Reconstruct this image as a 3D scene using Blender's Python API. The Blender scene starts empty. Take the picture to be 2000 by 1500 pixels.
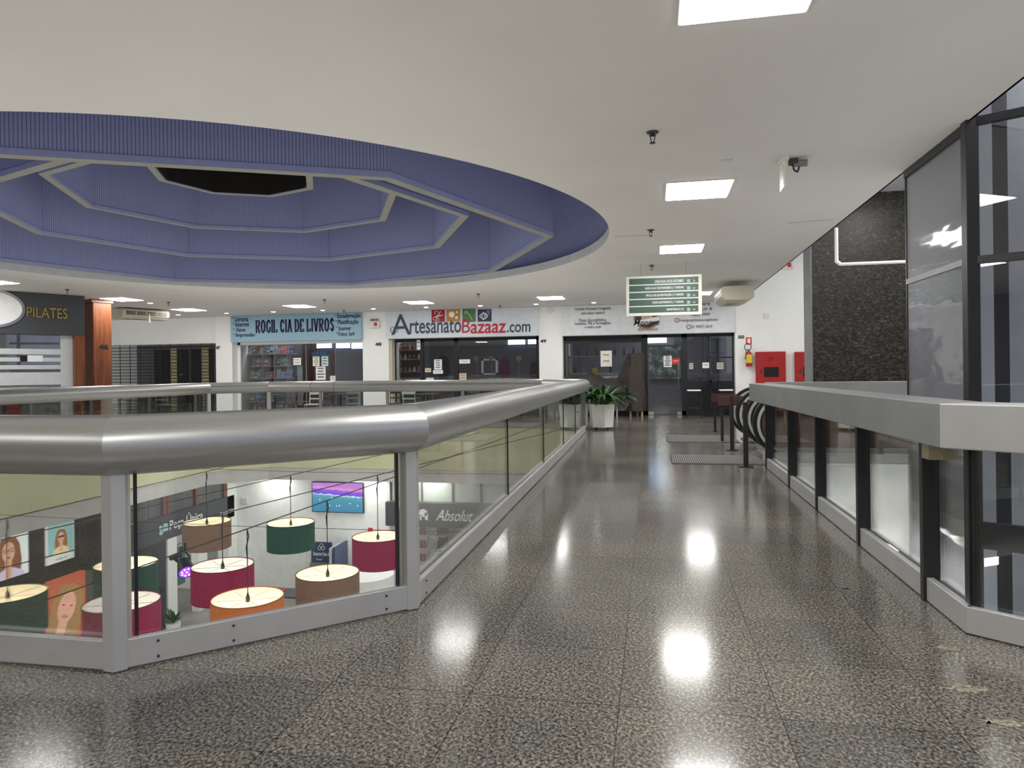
import bpy, bmesh, math, random
from mathutils import Vector, Matrix
random.seed(7)
S = bpy.context.scene
COL = S.collection
pi = math.pi

# ---------------------------------------------------------------- camera, world, exposure
FPX, EYE, ROLL, YAW = 1370.0, 1.3, 0.012, math.atan(275/1370.0)
cam = bpy.data.cameras.new('camera'); cam.sensor_width = 36; cam.lens = 36*FPX/2000
cam.shift_y = -23.6/2000; cam.clip_start = 0.05; cam.clip_end = 200
camo = bpy.data.objects.new('camera', cam); COL.objects.link(camo); S.camera = camo
camo.matrix_world = (Matrix.Translation((0, 0, EYE)) @ Matrix.Rotation(YAW, 4, 'Z') @ Matrix.Rotation(pi/2, 4, 'X')
                     @ Matrix.Rotation(-ROLL, 4, 'Z'))
S.view_settings.view_transform = 'Standard'; S.view_settings.look = 'None'
S.view_settings.gamma = 1; S.view_settings.use_curve_mapping = False
S.view_settings.exposure = 1.6
S.cycles.max_bounces = 9; S.cycles.diffuse_bounces = 5; S.cycles.glossy_bounces = 4
S.cycles.transparent_max_bounces = 14; S.cycles.sample_clamp_indirect = 6
S.cycles.use_denoising = True
S.cycles.use_fast_gi = True; S.cycles.fast_gi_method = 'ADD'
W = bpy.data.worlds.new('sky'); S.world = W; W.use_nodes = True
W.node_tree.nodes['Background'].inputs[0].default_value = (0.84, 0.87, 1.0, 1)
W.node_tree.nodes['Background'].inputs[1].default_value = 0.55
W.light_settings.distance = 4.0; W.light_settings.ao_factor = 0.17
PANEL_E = 11.0
DOWN_E = 9.0

# camera maths, used to read real distances out of the photograph
_F = Vector((-math.sin(YAW), math.cos(YAW), 0)); _Rh = Vector((math.cos(YAW), math.sin(YAW), 0)); _Z = Vector((0, 0, 1))
_R = math.cos(ROLL)*_Rh - math.sin(ROLL)*_Z; _U = math.sin(ROLL)*_Rh + math.cos(ROLL)*_Z; _C = Vector((0, 0, EYE))
def ray(px, py): return _F + _R*((px-1000)/FPX) - _U*((py-726.4)/FPX)
def onz(px, py, z):
    d = ray(px, py); return _C + d*((z-EYE)/d.z)
def ony(px, py, y):
    d = ray(px, py); return _C + d*(y/d.y)
def onx(px, py, x):
    d = ray(px, py); return _C + d*(x/d.x)

# ---------------------------------------------------------------- materials
MATS = {}
def lin(c):
    if isinstance(c, str):
        c = [int(c[i:i+2], 16)/255 for i in (0, 2, 4)]
        return tuple(x/12.92 if x <= .04045 else ((x+.055)/1.055)**2.4 for x in c)
    return tuple(c)
def pm(name, col, rough=.6, metal=0, noise=.06, scale=6, spec=.5, bump=0, emit=0, aniso=None, coat=0):
    if name in MATS: return MATS[name]
    m = bpy.data.materials.new(name); m.use_nodes = True; nt = m.node_tree; N = nt.nodes; L = nt.links
    b = N['Principled BSDF']; c = lin(col)
    b.inputs['Roughness'].default_value = rough; b.inputs['Metallic'].default_value = metal
    b.inputs['Specular IOR Level'].default_value = spec; b.inputs['Coat Weight'].default_value = coat
    tc = N.new('ShaderNodeTexCoord'); mp = N.new('ShaderNodeMapping'); L.new(tc.outputs['Object'], mp.inputs[0])
    if aniso: mp.inputs['Scale'].default_value = aniso
    n = N.new('ShaderNodeTexNoise'); n.inputs['Scale'].default_value = scale; n.inputs['Detail'].default_value = 4
    L.new(mp.outputs[0], n.inputs['Vector'])
    r = N.new('ShaderNodeValToRGB')
    r.color_ramp.elements[0].position = .3; r.color_ramp.elements[1].position = .7
    r.color_ramp.elements[0].color = tuple(x*(1-noise) for x in c)+(1,)
    r.color_ramp.elements[1].color = tuple(min(1, x*(1+noise)) for x in c)+(1,)
    L.new(n.outputs[0], r.inputs[0]); L.new(r.outputs[0], b.inputs['Base Color'])
    if bump:
        bp = N.new('ShaderNodeBump'); bp.inputs['Strength'].default_value = bump; bp.inputs['Distance'].default_value = .01
        L.new(n.outputs[0], bp.inputs['Height']); L.new(bp.outputs[0], b.inputs['Normal'])
    if emit:
        b.inputs['Emission Color'].default_value = c+(1,); b.inputs['Emission Strength'].default_value = emit
    MATS[name] = m; return m
def glass(name, tint=(1, 1, 1), refl=1.0, rough=0.0, base=.02):
    if name in MATS: return MATS[name]
    m = bpy.data.materials.new(name); m.use_nodes = True; nt = m.node_tree; N = nt.nodes; L = nt.links
    N.remove(N['Principled BSDF']); o = N['Material Output']
    t = N.new('ShaderNodeBsdfTransparent'); t.inputs[0].default_value = tuple(tint)+(1,)
    g = N.new('ShaderNodeBsdfGlossy'); g.inputs['Roughness'].default_value = rough; g.inputs[0].default_value = (1, 1, 1, 1)
    f = N.new('ShaderNodeFresnel'); f.inputs[0].default_value = 1.5
    ml = N.new('ShaderNodeMath'); ml.operation = 'MULTIPLY_ADD'; ml.inputs[1].default_value = refl; ml.inputs[2].default_value = base
    ml.use_clamp = True
    x = N.new('ShaderNodeMixShader'); L.new(f.outputs[0], ml.inputs[0]); L.new(ml.outputs[0], x.inputs[0])
    L.new(t.outputs[0], x.inputs[1]); L.new(g.outputs[0], x.inputs[2]); L.new(x.outputs[0], o.inputs[0])
    MATS[name] = m; return m
def emis(name, col, s):
    if name in MATS: return MATS[name]
    m = bpy.data.materials.new(name); m.use_nodes = True; nt = m.node_tree
    nt.nodes.remove(nt.nodes['Principled BSDF']); e = nt.nodes.new('ShaderNodeEmission')
    e.inputs[0].default_value = lin(col)+(1,); e.inputs[1].default_value = s
    nt.links.new(e.outputs[0], nt.nodes['Material Output'].inputs[0]); MATS[name] = m; return m
def granite_floor():
    m = bpy.data.materials.new('granite_floor'); m.use_nodes = True; nt = m.node_tree; N = nt.nodes; L = nt.links
    b = N['Principled BSDF']; tc = N.new('ShaderNodeTexCoord')
    mp = N.new('ShaderNodeMapping'); mp.inputs['Scale'].default_value = (1, .8, 1); L.new(tc.outputs['Object'], mp.inputs[0])
    mp.inputs['Rotation'].default_value = (0, 0, .5)
    v = N.new('ShaderNodeTexNoise'); v.inputs['Scale'].default_value = 84; v.inputs['Detail'].default_value = 4; v.inputs['Roughness'].default_value = .68
    v.inputs['Distortion'].default_value = .25
    L.new(mp.outputs[0], v.inputs['Vector'])
    r = N.new('ShaderNodeValToRGB'); cr = r.color_ramp
    cr.elements[0].position = .36; cr.elements[0].color = (.020, .019, .018, 1)
    cr.elements[1].position = .72; cr.elements[1].color = (.44, .41, .35, 1)
    e = cr.elements.new(.46); e.color = (.085, .081, .074, 1)
    e = cr.elements.new(.55); e.color = (.19, .178, .155, 1)
    L.new(v.outputs[0], r.inputs[0])
    # tile courses
    m2 = N.new('ShaderNodeMapping'); m2.inputs['Location'].default_value = (.143, -.02, 0); L.new(tc.outputs['Object'], m2.inputs[0])
    bk = N.new('ShaderNodeTexBrick'); bk.offset = 0; bk.inputs['Scale'].default_value = 1
    bk.inputs['Brick Width'].default_value = .597; bk.inputs['Row Height'].default_value = .545
    bk.inputs['Mortar Size'].default_value = .0022; bk.inputs['Mortar Smooth'].default_value = .1; bk.inputs['Bias'].default_value = 0
    bk.inputs['Color1'].default_value = (.86, .86, .88, 1); bk.inputs['Color2'].default_value = (1.14, 1.12, 1.07, 1)
    bk.inputs['Mortar'].default_value = (.25, .25, .25, 1)
    L.new(m2.outputs[0], bk.inputs['Vector'])
    mx = N.new('ShaderNodeMix'); mx.data_type = 'RGBA'; mx.blend_type = 'MULTIPLY'; mx.inputs[0].default_value = 1
    L.new(r.outputs[0], mx.inputs['A']); L.new(bk.outputs['Color'], mx.inputs['B'])
    # worn pale stains
    n3 = N.new('ShaderNodeTexNoise'); n3.inputs['Scale'].default_value = .9; n3.inputs['Detail'].default_value = 5
    L.new(tc.outputs['Object'], n3.inputs['Vector'])
    r3 = N.new('ShaderNodeValToRGB'); r3.color_ramp.elements[0].position = .35; r3.color_ramp.elements[0].color = (.82, .82, .82, 1)
    r3.color_ramp.elements[1].position = .7; r3.color_ramp.elements[1].color = (1.2, 1.18, 1.12, 1)
    L.new(n3.outputs[0], r3.inputs[0])
    my = N.new('ShaderNodeMix'); my.data_type = 'RGBA'; my.blend_type = 'MULTIPLY'; my.inputs[0].default_value = 1
    L.new(mx.outputs['Result'], my.inputs['A']); L.new(r3.outputs[0], my.inputs['B'])
    L.new(my.outputs['Result'], b.inputs['Base Color'])
    r4 = N.new('ShaderNodeMapRange'); r4.inputs['To Min'].default_value = .10; r4.inputs['To Max'].default_value = .18
    L.new(n3.outputs[0], r4.inputs['Value']); L.new(r4.outputs[0], b.inputs['Roughness'])
    b.inputs['Specular IOR Level'].default_value = .58
    bp = N.new('ShaderNodeBump'); bp.inputs['Strength'].default_value = .25; bp.inputs['Distance'].default_value = .003
    L.new(bk.outputs['Fac'], bp.inputs['Height']); bp.invert = True; L.new(bp.outputs[0], b.inputs['Normal'])
    return m
def fluted(name, col, dark, period=.045, rough=.7):
    """ribbed blue panels: the ribs run up and down, u is metres along the panel (UV)"""
    m = bpy.data.materials.new(name); m.use_nodes = True; nt = m.node_tree; N = nt.nodes; L = nt.links
    b = N['Principled BSDF']; uv = N.new('ShaderNodeUVMap'); sp = N.new('ShaderNodeSeparateXYZ'); L.new(uv.outputs[0], sp.inputs[0])
    d = N.new('ShaderNodeMath'); d.operation = 'DIVIDE'; d.inputs[1].default_value = period; L.new(sp.outputs[0], d.inputs[0])
    fr = N.new('ShaderNodeMath'); fr.operation = 'FRACT'; L.new(d.outputs[0], fr.inputs[0])
    gt = N.new('ShaderNodeMath'); gt.operation = 'GREATER_THAN'; gt.inputs[1].default_value = .22; L.new(fr.outputs[0], gt.inputs[0])
    n = N.new('ShaderNodeTexNoise'); n.inputs['Scale'].default_value = 3; L.new(uv.outputs[0], n.inputs['Vector'])
    mx = N.new('ShaderNodeMix'); mx.data_type = 'RGBA'; L.new(gt.outputs[0], mx.inputs[0])
    mx.inputs['A'].default_value = lin(dark)+(1,); mx.inputs['B'].default_value = lin(col)+(1,)
    L.new(mx.outputs['Result'], b.inputs['Base Color']); b.inputs['Roughness'].default_value = rough
    bp = N.new('ShaderNodeBump'); bp.inputs['Strength'].default_value = .6; bp.inputs['Distance'].default_value = .01
    L.new(gt.outputs[0], bp.inputs['Height']); L.new(bp.outputs[0], b.inputs['Normal'])
    MATS[name] = m; return m
def ramp_noise(name, cols, scale, rough=.4, stretch=(1, 1, 1), detail=6, emit=0, dist=0):
    m = bpy.data.materials.new(name); m.use_nodes = True; nt = m.node_tree; N = nt.nodes; L = nt.links
    b = N['Principled BSDF']; tc = N.new('ShaderNodeTexCoord'); mp = N.new('ShaderNodeMapping')
    mp.inputs['Scale'].default_value = stretch; L.new(tc.outputs['Object'], mp.inputs[0])
    n = N.new('ShaderNodeTexNoise'); n.inputs['Scale'].default_value = scale; n.inputs['Detail'].default_value = detail
    n.inputs['Distortion'].default_value = dist; n.inputs['Roughness'].default_value = .65
    L.new(mp.outputs[0], n.inputs['Vector']); r = N.new('ShaderNodeValToRGB'); L.new(n.outputs[0], r.inputs[0])
    while len(r.color_ramp.elements) < len(cols): r.color_ramp.elements.new(.5)
    for i, (p, c) in enumerate(cols):
        r.color_ramp.elements[i].position = p; r.color_ramp.elements[i].color = lin(c)+(1,)
    L.new(r.outputs[0], b.inputs['Base Color']); b.inputs['Roughness'].default_value = rough
    if emit:
        L.new(r.outputs[0], b.inputs['Emission Color']); b.inputs['Emission Strength'].default_value = emit
    MATS[name] = m; return m

M_floor = granite_floor()
M_ceil = pm('ceiling_plaster', (.62, .60, .565), .75, noise=.02, scale=1.5)
M_lip = pm('slab_edge_plaster', (.55, .56, .56), .7)
M_white = pm('white_wall_paint', (.82, .82, .79), .55, noise=.02, scale=2)
M_cream = pm('cream_wall_paint', (.55, .50, .40), .55, noise=.03)
M_alu = pm('brushed_aluminium', (.50, .50, .49), .34, metal=.8, noise=.05, scale=5, aniso=(1, 1, 14))
M_alu2 = pm('satin_aluminium_panel', (.56, .555, .55), .42, metal=.6, noise=.05, scale=4)
M_alud = pm('aged_aluminium', (.235, .24, .24), .40, metal=.25, noise=.06, scale=4)
M_chrome = pm('polished_steel', (.75, .75, .75), .15, metal=1)
M_black = pm('black_paint', (.016, .016, .019), .4, noise=.1)
M_rub = pm('black_rubber', (.012, .012, .012), .35)
M_dark = pm('dark_metal', (.035, .034, .04), .4, metal=.3)
M_char = pm('charcoal_panel', (.055, .058, .063), .5, noise=.03)
M_glass = glass('clear_glass', (.94, .955, .94), .7, base=.01)
M_plexi = glass('grey_plexiglass', (.80, .81, .86), 1.0, .06, base=.03)
_nt = M_plexi.node_tree; _mix = next(n for n in _nt.nodes if n.type == 'MIX_SHADER'); _gl = next(n for n in _nt.nodes if n.type == 'BSDF_GLOSSY')
_df = _nt.nodes.new('ShaderNodeBsdfDiffuse'); _df.inputs[0].default_value = (.5, .5, .53, 1); _m2 = _nt.nodes.new('ShaderNodeMixShader'); _m2.inputs[0].default_value = .22
_nt.links.new(_mix.outputs[0], _m2.inputs[1]); _nt.links.new(_df.outputs[0], _m2.inputs[2]); _nt.links.new(_m2.outputs[0], _nt.nodes['Material Output'].inputs[0])
_no = _nt.nodes.new('ShaderNodeTexNoise'); _no.inputs['Scale'].default_value = 1.6; _tc = _nt.nodes.new('ShaderNodeTexCoord'); _mp = _nt.nodes.new('ShaderNodeMapping'); _mp.inputs['Scale'].default_value = (1, 1, 3)
_nt.links.new(_tc.outputs['Object'], _mp.inputs[0]); _nt.links.new(_mp.outputs[0], _no.inputs[0]); _bp = _nt.nodes.new('ShaderNodeBump'); _bp.inputs['Strength'].default_value = .4; _bp.inputs['Distance'].default_value = .014
_nt.links.new(_no.outputs[0], _bp.inputs['Height']); _nt.links.new(_bp.outputs[0], _gl.inputs['Normal'])
M_shopglass = glass('shop_window_glass', (.80, .82, .85), 1.0, base=.04)
M_wood = ramp_noise('varnished_wood', [(.3, '562d18'), (.5, '754226'), (.7, '8a5532')], 3, .35, (6, 6, .35))
M_wood2 = ramp_noise('brown_wood_board', [(.3, '33201a'), (.6, '4c302a'), (.8, '553830')], 4, .4, (1, 8, 8))
M_olive = pm('olive_paint', (.62, .61, .38), .35, noise=.06, scale=1.2, spec=.6)
M_band = pm('pale_band_paint', (.56, .55, .52), .6)
M_blue = fluted('fluted_blue', '8b91b5', '5b618a', .032)
M_bluep = pm('blue_paint', '8b91b5', .6, noise=.03)
M_blued = pm('deep_blue_paint', '3b4164', .7)
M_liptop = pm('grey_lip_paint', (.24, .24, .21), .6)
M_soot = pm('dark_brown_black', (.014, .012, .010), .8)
M_granitew = ramp_noise('dark_granite_wall', [(.30, '0c0c0c'), (.48, '2c2a27'), (.60, '4a453d'), (.75, '8a8072')], 22, .35, (.8, 1, 1.6), 8, dist=.5)
M_led = emis('led_panel_light', (1, .985, .95), PANEL_E)
M_led2 = emis('downlight_light', (1, .97, .92), DOWN_E)
M_offwhite = pm('off_white_plastic', (.70, .69, .62), .45)
M_beige = pm('beige_plastic', (.50, .48, .38), .5)
M_red = pm('red_enamel', (.36, .03, .03), .35)
M_redl = pm('red_print', (.62, .03, .04), .5)
M_paper = pm('white_paper', (.80, .80, .78), .7)
M_greenp = pm('green_board', (.055, .10, .085), .45)
M_ink = pm('navy_ink', (.02, .02, .07), .6)
M_gink = pm('grey_ink', (.12, .12, .13), .6)
M_gold = pm('gold_metal', (.62, .48, .14), .25, metal=1)
M_skyb = pm('pale_blue_board', '8fb0c2', .5, noise=.02)
M_leaf = ramp_noise('leaf_green', [(.3, '12300f'), (.6, '2f5f26'), (.8, '5f8f4a')], 9, .45)
M_tarp = pm('dark_brown_tarp', (.030, .026, .024), .6, noise=.25, scale=5, bump=.5)
M_tarp2 = pm('bamboo_printed_cover', (.042, .034, .029), .6, noise=.35, scale=22, bump=.4)

# ---------------------------------------------------------------- mesh helpers
class MB:
    def __init__(s): s.v = []; s.f = []; s.mi = []; s.uv = {}; s.cur = 0
    def add(s, vs, fs):
        o = len(s.v); s.v += [Vector(p) for p in vs]
        for f in fs: s.f.append(tuple(o+i for i in f)); s.mi.append(s.cur)
        return s
    def box(s, x0, x1, y0, y1, z0, z1):
        return s.add([(x0, y0, z0), (x1, y0, z0), (x1, y1, z0), (x0, y1, z0), (x0, y0, z1), (x1, y0, z1), (x1, y1, z1), (x0, y1, z1)],
                     [(0, 3, 2, 1), (4, 5, 6, 7), (0, 1, 5, 4), (1, 2, 6, 5), (2, 3, 7, 6), (3, 0, 4, 7)])
    def beam(s, a, b, w, z0, z1):
        """upright slab along the plan line a-b, w wide (centred)"""
        a = Vector((a[0], a[1])); b = Vector((b[0], b[1])); d = (b-a).normalized(); n = Vector((-d.y, d.x))*w/2
        c = [a-n, b-n, b+n, a+n]
        return s.prism([(p.x, p.y) for p in c], z0, z1)
    def prism(s, pts, z0, z1):
        n = len(pts); v = [(x, y, z0) for x, y in pts]+[(x, y, z1) for x, y in pts]
        return s.add(v, [tuple(reversed(range(n))), tuple(range(n, 2*n))]+[(i, (i+1) % n, n+(i+1) % n, n+i) for i in range(n)])
    def quad(s, *p): return s.add(p, [tuple(range(len(p)))])
    def rod(s, a, b, r, n=8, r2=None, cap=True):
        a = Vector(a); b = Vector(b); d = (b-a).normalized()
        u = d.orthogonal().normalized(); w = d.cross(u); r2 = r if r2 is None else r2
        v = [a+(u*math.cos(t)+w*math.sin(t))*r for t in [2*pi*i/n for i in range(n)]]
        v += [b+(u*math.cos(t)+w*math.sin(t))*r2 for t in [2*pi*i/n for i in range(n)]]
        f = [(i, (i+1) % n, n+(i+1) % n, n+i) for i in range(n)]
        if cap: f += [tuple(reversed(range(n))), tuple(range(n, 2*n))]
        return s.add(v, f)
    def path(s, pts, r, n=6):
        for a, b in zip(pts, pts[1:]): s.rod(a, b, r, n)
        return s
    def lathe(s, prof, c=(0, 0, 0), n=24, a0=0, a1=2*pi):
        full = abs(a1-a0-2*pi) < 1e-6; m = n if full else n+1; k = len(prof)
        v = [(c[0]+r*math.cos(a0+(a1-a0)*i/n), c[1]+r*math.sin(a0+(a1-a0)*i/n), c[2]+z) for i in range(m) for r, z in prof]
        f = []
        for i in range(n):
            j = (i+1) % m
            for q in range(k-1): f.append((i*k+q, j*k+q, j*k+q+1, i*k+q+1))
        return s.add(v, f)
    def pl(s, O, u, pts, off=0.0):
        """flat polygon in the upright plane through O with horizontal direction u; pts are (along, z)"""
        u = Vector(u); nrm = u.cross(_Z)
        return s.add([Vector((O[0], O[1], 0))+u*a+_Z*z+nrm*off for a, z in pts], [tuple(range(len(pts)))])
    def slab(s, O, u, pts, t, off=0.0):
        """the same polygon with thickness t towards the viewer"""
        u = Vector(u); nrm = u.cross(_Z); n = len(pts); o = Vector((O[0], O[1], 0))
        v = [o+u*a+_Z*z+nrm*off for a, z in pts]+[o+u*a+_Z*z+nrm*(off+t) for a, z in pts]
        return s.add(v, [tuple(reversed(range(n))), tuple(range(n, 2*n))]+[(i, (i+1) % n, n+(i+1) % n, n+i) for i in range(n)])
    def build(s, name, mat, parent=None, smooth=False, bevel=0, loc=None, uv=None):
        me = bpy.data.meshes.new(name); o = bpy.data.objects.new(name, me)
        off = Vector((0, 0, 0))
        if parent is not None:
            p = parent
            while p is not None: off += p.location; p = p.parent
        L = Vector(loc) if loc is not None else Vector((0, 0, 0))
        me.from_pydata([tuple(p-off-L) for p in s.v], [], s.f)
        for m in (mat if isinstance(mat, (list, tuple)) else [mat]): me.materials.append(m)
        if len(me.materials) > 1: me.polygons.foreach_set('material_index', s.mi)
        if uv:
            ul = me.uv_layers.new(name='UVMap')
            for lp in me.loops: ul.data[lp.index].uv = uv[lp.vertex_index]
        bm = bmesh.new(); bm.from_mesh(me)
        if not uv: bmesh.ops.recalc_face_normals(bm, faces=bm.faces)
        bm.to_mesh(me); bm.free()
        if smooth:
            me.shade_smooth()
            try: me.set_sharp_from_angle(angle=math.radians(35))
            except Exception: pass
        COL.objects.link(o); o.location = L
        if parent is not None: o.parent = parent
        if bevel:
            b = o.modifiers.new('edge', 'BEVEL'); b.width = bevel; b.segments = 2; b.limit_method = 'ANGLE'
        me.update(); return o
def tag(o, label=None, cat=None, group=None, kind=None):
    if label: o['label'] = label
    if cat: o['category'] = cat
    if group: o['group'] = group
    if kind: o['kind'] = kind
    return o
def struct(o, label=None, cat=None):
    o['kind'] = 'structure'
    if label: o['label'] = label
    o['category'] = cat or 'room'
    return o
def thing(name, label, cat, loc=(0, 0, 0), group=None):
    o = bpy.data.objects.new(name, None); COL.objects.link(o); o.location = loc; o.empty_display_size = .1
    return tag(o, label, cat, group)
def dup(root, loc, rotz=0, label=None, group=None, swap=None):
    def cp(o, par):
        c = o.copy(); COL.objects.link(c); c.parent = par
        if swap and c.type == 'MESH' and c.name.split('.')[0] in swap:
            c.data = c.data.copy(); c.data.materials.clear(); c.data.materials.append(swap[c.name.split('.')[0]])
        for ch in [x for x in bpy.data.objects if x.parent is o]: cp(ch, c)
        return c
    r = cp(root, None); r.location = loc; r.rotation_euler = (0, 0, rotz)
    if label: r['label'] = label
    if group: r['group'] = group
    return r
def text(s, name, mat, parent, O, u, rect, bold=0, shear=0, depth=.004, off=.004, space=1.0, align=None):
    """letters fitted into rect=(a0,a1,z0,z1) of the upright plane through O along u"""
    cu = bpy.data.curves.new('t', 'FONT'); cu.body = s; cu.size = 1; cu.offset = bold; cu.shear = shear; cu.resolution_u = 3
    cu.space_character = space; cu.space_line = .95
    if align: cu.align_x = align
    to = bpy.data.objects.new('t', cu); COL.objects.link(to)
    dg = bpy.context.evaluated_depsgraph_get(); me = bpy.data.meshes.new_from_object(to.evaluated_get(dg))
    bpy.data.objects.remove(to); bpy.data.curves.remove(cu)
    xs = [v.co.x for v in me.vertices]; ys = [v.co.y for v in me.vertices]
    x0, x1, y0, y1 = min(xs), max(xs), min(ys), max(ys); a0, a1, z0, z1 = rect
    u = Vector(u); nrm = u.cross(_Z); O = Vector((O[0], O[1], 0)); b = MB()
    fs = [tuple(p.vertices) for p in me.polygons]; n = len(me.vertices)
    vs = []
    for k in (off, off+depth):
        for v in me.vertices:
            a = a0+(v.co.x-x0)/(x1-x0)*(a1-a0); z = z0+(v.co.y-y0)/(y1-y0)*(z1-z0)
            vs.append(O+u*a+_Z*z+nrm*k)
    ec = {}
    for p in fs:
        for i in range(len(p)):
            e = (p[i], p[(i+1) % len(p)]); ec[tuple(sorted(e))] = ec.get(tuple(sorted(e)), 0)+1
    side = [(a, b_, b_+n, a+n) for (a, b_), c in ec.items() if c == 1]
    b.add(vs, [tuple(i+n for i in f) for f in fs]+side)
    bpy.data.meshes.remove(me)
    return b.build(name, mat, parent)
def ell(cx, cz, rx, rz, n=20, a0=0, a1=2*pi): return [(cx+rx*math.cos(a0+(a1-a0)*i/n), cz+rz*math.sin(a0+(a1-a0)*i/n)) for i in range(n+(0 if abs(a1-a0-2*pi) < 1e-6 else 1))]
def holed(outer, holes, z, name, mat):
    bm = bmesh.new(); es = []
    for loop in [outer]+holes:
        vs = [bm.verts.new((x, y, z)) for x, y in loop]
        for i in range(len(vs)): es.append(bm.edges.new((vs[i], vs[(i+1) % len(vs)])))
    bmesh.ops.triangle_fill(bm, use_beauty=True, use_dissolve=False, edges=es, normal=(0, 0, 1))
    me = bpy.data.meshes.new(name); bm.to_mesh(me); bm.free(); me.materials.append(mat)
    o = bpy.data.objects.new(name, me); COL.objects.link(o); return o

# ---------------------------------------------------------------- the setting
VX, VY = -5.88, 9.34           # centre of the atrium
VOID = [(-1.33, 3.70), (-1.45, 14.95), (-2.45, 15.97), (-9.40, 15.97), (-10.40, 14.95), (-10.40, 3.75), (-9.4, 2.71), (-2.35, 2.71)]
def inset(poly, d):
    cx = sum(p[0] for p in poly)/len(poly); cy = sum(p[1] for p in poly)/len(poly)
    return [(x-d*(1 if x > cx else -1), y-d*(1 if y > cy else -1)) for x, y in poly]
SV = [(1.50, 10.25), (1.53, 3.84), (4.3, 1.65), (7.2, 1.65), (7.2, 10.25)]      # stairwell on the escalator side
struct(holed([(-21, -7), (9, -7), (9, 27), (-21, 27)], [VOID, SV], 0, 'floor', M_floor), 'speckled grey-brown granite tile floor of the gallery', 'floor')
LZ = -4.5
struct(MB().box(-22, 9, -6, 26, LZ-.1, LZ).build('floor_lower', pm('lower_stone_floor', (.28, .27, .25), .3, noise=.1, scale=3)), 'grey floor of the storey below', 'floor')
circ = [(VX+5.33*math.cos(2*pi*i/128), VY+5.33*math.sin(2*pi*i/128)) for i in range(128)]
CE = 2.43                                                                    # edge of the low ceiling
struct(holed([(-21, -7), (CE, -7), (CE, 27), (-21, 27)], [circ], 3.2, 'ceiling', M_ceil), 'flat white plaster ceiling with a round opening', 'ceiling')
b = MB(); b.box(CE-.02, CE, -7, 27, 3.2, 4.75); struct(b.build('trim_1', M_lip))
b = MB(); b.lathe([(5.33, 3.2), (5.33, 3.34), (5.50, 3.34)], (VX, VY, 0), 128); struct(b.build('trim_2', M_lip, smooth=True), 'pale rim around the round ceiling opening', 'trim')
b = MB(); b.lathe([(5.50, 3.34), (5.50, 5.3)], (VX, VY, 0), 128); struct(b.build('wall_drum', M_bluep, smooth=True), 'round blue wall above the ceiling opening', 'wall')
b = MB(); b.box(-12, .3, 3.4, 15.4, 5.3, 5.4); struct(b.build('ceiling_upper', M_blued), 'dark blue ceiling above the atrium', 'ceiling')
# lower ceiling and void fascias
VO = inset(VOID, -.05)
o = holed([(-21, -6), (9, -6), (9, 27), (-21, 27)], [VO, [(1.45, 10.3), (1.45, -6+.1), (8.9, -6+.1), (8.9, 10.3)]], -1.32, 'ceiling_lower', M_ceil); struct(o, 'white ceiling of the storey below', 'ceiling')
b = MB(); n = len(VOID)
for i in range(n): b.quad(*[(VOID[k][0], VOID[k][1], z) for k, z in ((i, -1.0), ((i+1) % n, -1.0), ((i+1) % n, 0), (i, 0))])
struct(b.build('trim_3', M_olive), 'glossy olive green slab edge around the atrium void', 'trim')
b = MB()
for i in range(n): b.quad(*[(VO[k][0], VO[k][1], z) for k, z in ((i, -1.32), ((i+1) % n, -1.32), ((i+1) % n, -1.0), (i, -1.0))])
for i in range(n):
    j = (i+1) % n; b.quad((VOID[i][0], VOID[i][1], -1.0), (VOID[j][0], VOID[j][1], -1.0), (VO[j][0], VO[j][1], -1.0), (VO[i][0], VO[i][1], -1.0))
struct(b.build('trim_4', M_band), 'pale band under the olive slab edge', 'trim')

# blue fluted octagonal baffles
def ring(R, z, h, ph, lip, label, inner=None, dx=0):
    VX, VY = -5.88+dx, 9.34
    root = thing('ceiling_baffle', label, 'ceiling baffle', (VX, VY, z), 'nested octagonal baffles in the dome')
    A = [math.radians(ph+45*i) for i in range(8)]
    for i in range(8):
        a, c = A[i], A[(i+1) % 8]; v = []; uv = []; side = 2*R*math.sin(pi/8)
        for rr in (R, R-lip):
            k0 = (rr/R)
            p = [(VX+rr*math.cos(a), VY+rr*math.sin(a)), (VX+rr*math.cos(c), VY+rr*math.sin(c))]
            v += [(p[0][0], p[0][1], z+.05), (p[1][0], p[1][1], z+.05), (p[1][0], p[1][1], z+h), (p[0][0], p[0][1], z+h)]
            uv += [(0, 0), (side, 0), (side, h), (0, h)]
        m = MB(); m.add(v, [(0, 1, 2, 3), (7, 6, 5, 4)])
        m.build('fluted_panel', M_blue if rr and inner is None else (inner or M_blue), root, uv=uv)
    m = MB()
    for i in range(8):
        a, c = A[i], A[(i+1) % 8]
        P = lambda r, t, zz: (VX+r*math.cos(t), VY+r*math.sin(t), zz)
        m.cur = 0
        m.quad(P(R+.012, a, z), P(R+.012, c, z), P(R+.012, c, z+.06), P(R+.012, a, z+.06))
        m.quad(P(R-lip-.012, c, z), P(R-lip-.012, a, z), P(R-lip-.012, a, z+.05), P(R-lip-.012, c, z+.05))
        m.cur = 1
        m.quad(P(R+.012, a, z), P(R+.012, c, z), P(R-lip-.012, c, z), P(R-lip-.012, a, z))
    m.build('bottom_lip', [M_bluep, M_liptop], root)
    return root
ring(4.55, 3.17, 1.25, 4, .10, 'largest and lowest fluted blue octagonal baffle under the dome')
ring(3.36, 3.50, 1.2, 4, .10, 'second fluted blue octagon, just inside the largest one')
ring(2.42, 3.87, 1.1, 4, .09, 'third fluted blue octagon, around the small dark one', dx=-.10)
ring(1.19, 4.22, .7, 4, .08, 'smallest innermost octagon, dark inside at the dome centre', dx=-.13)
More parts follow.
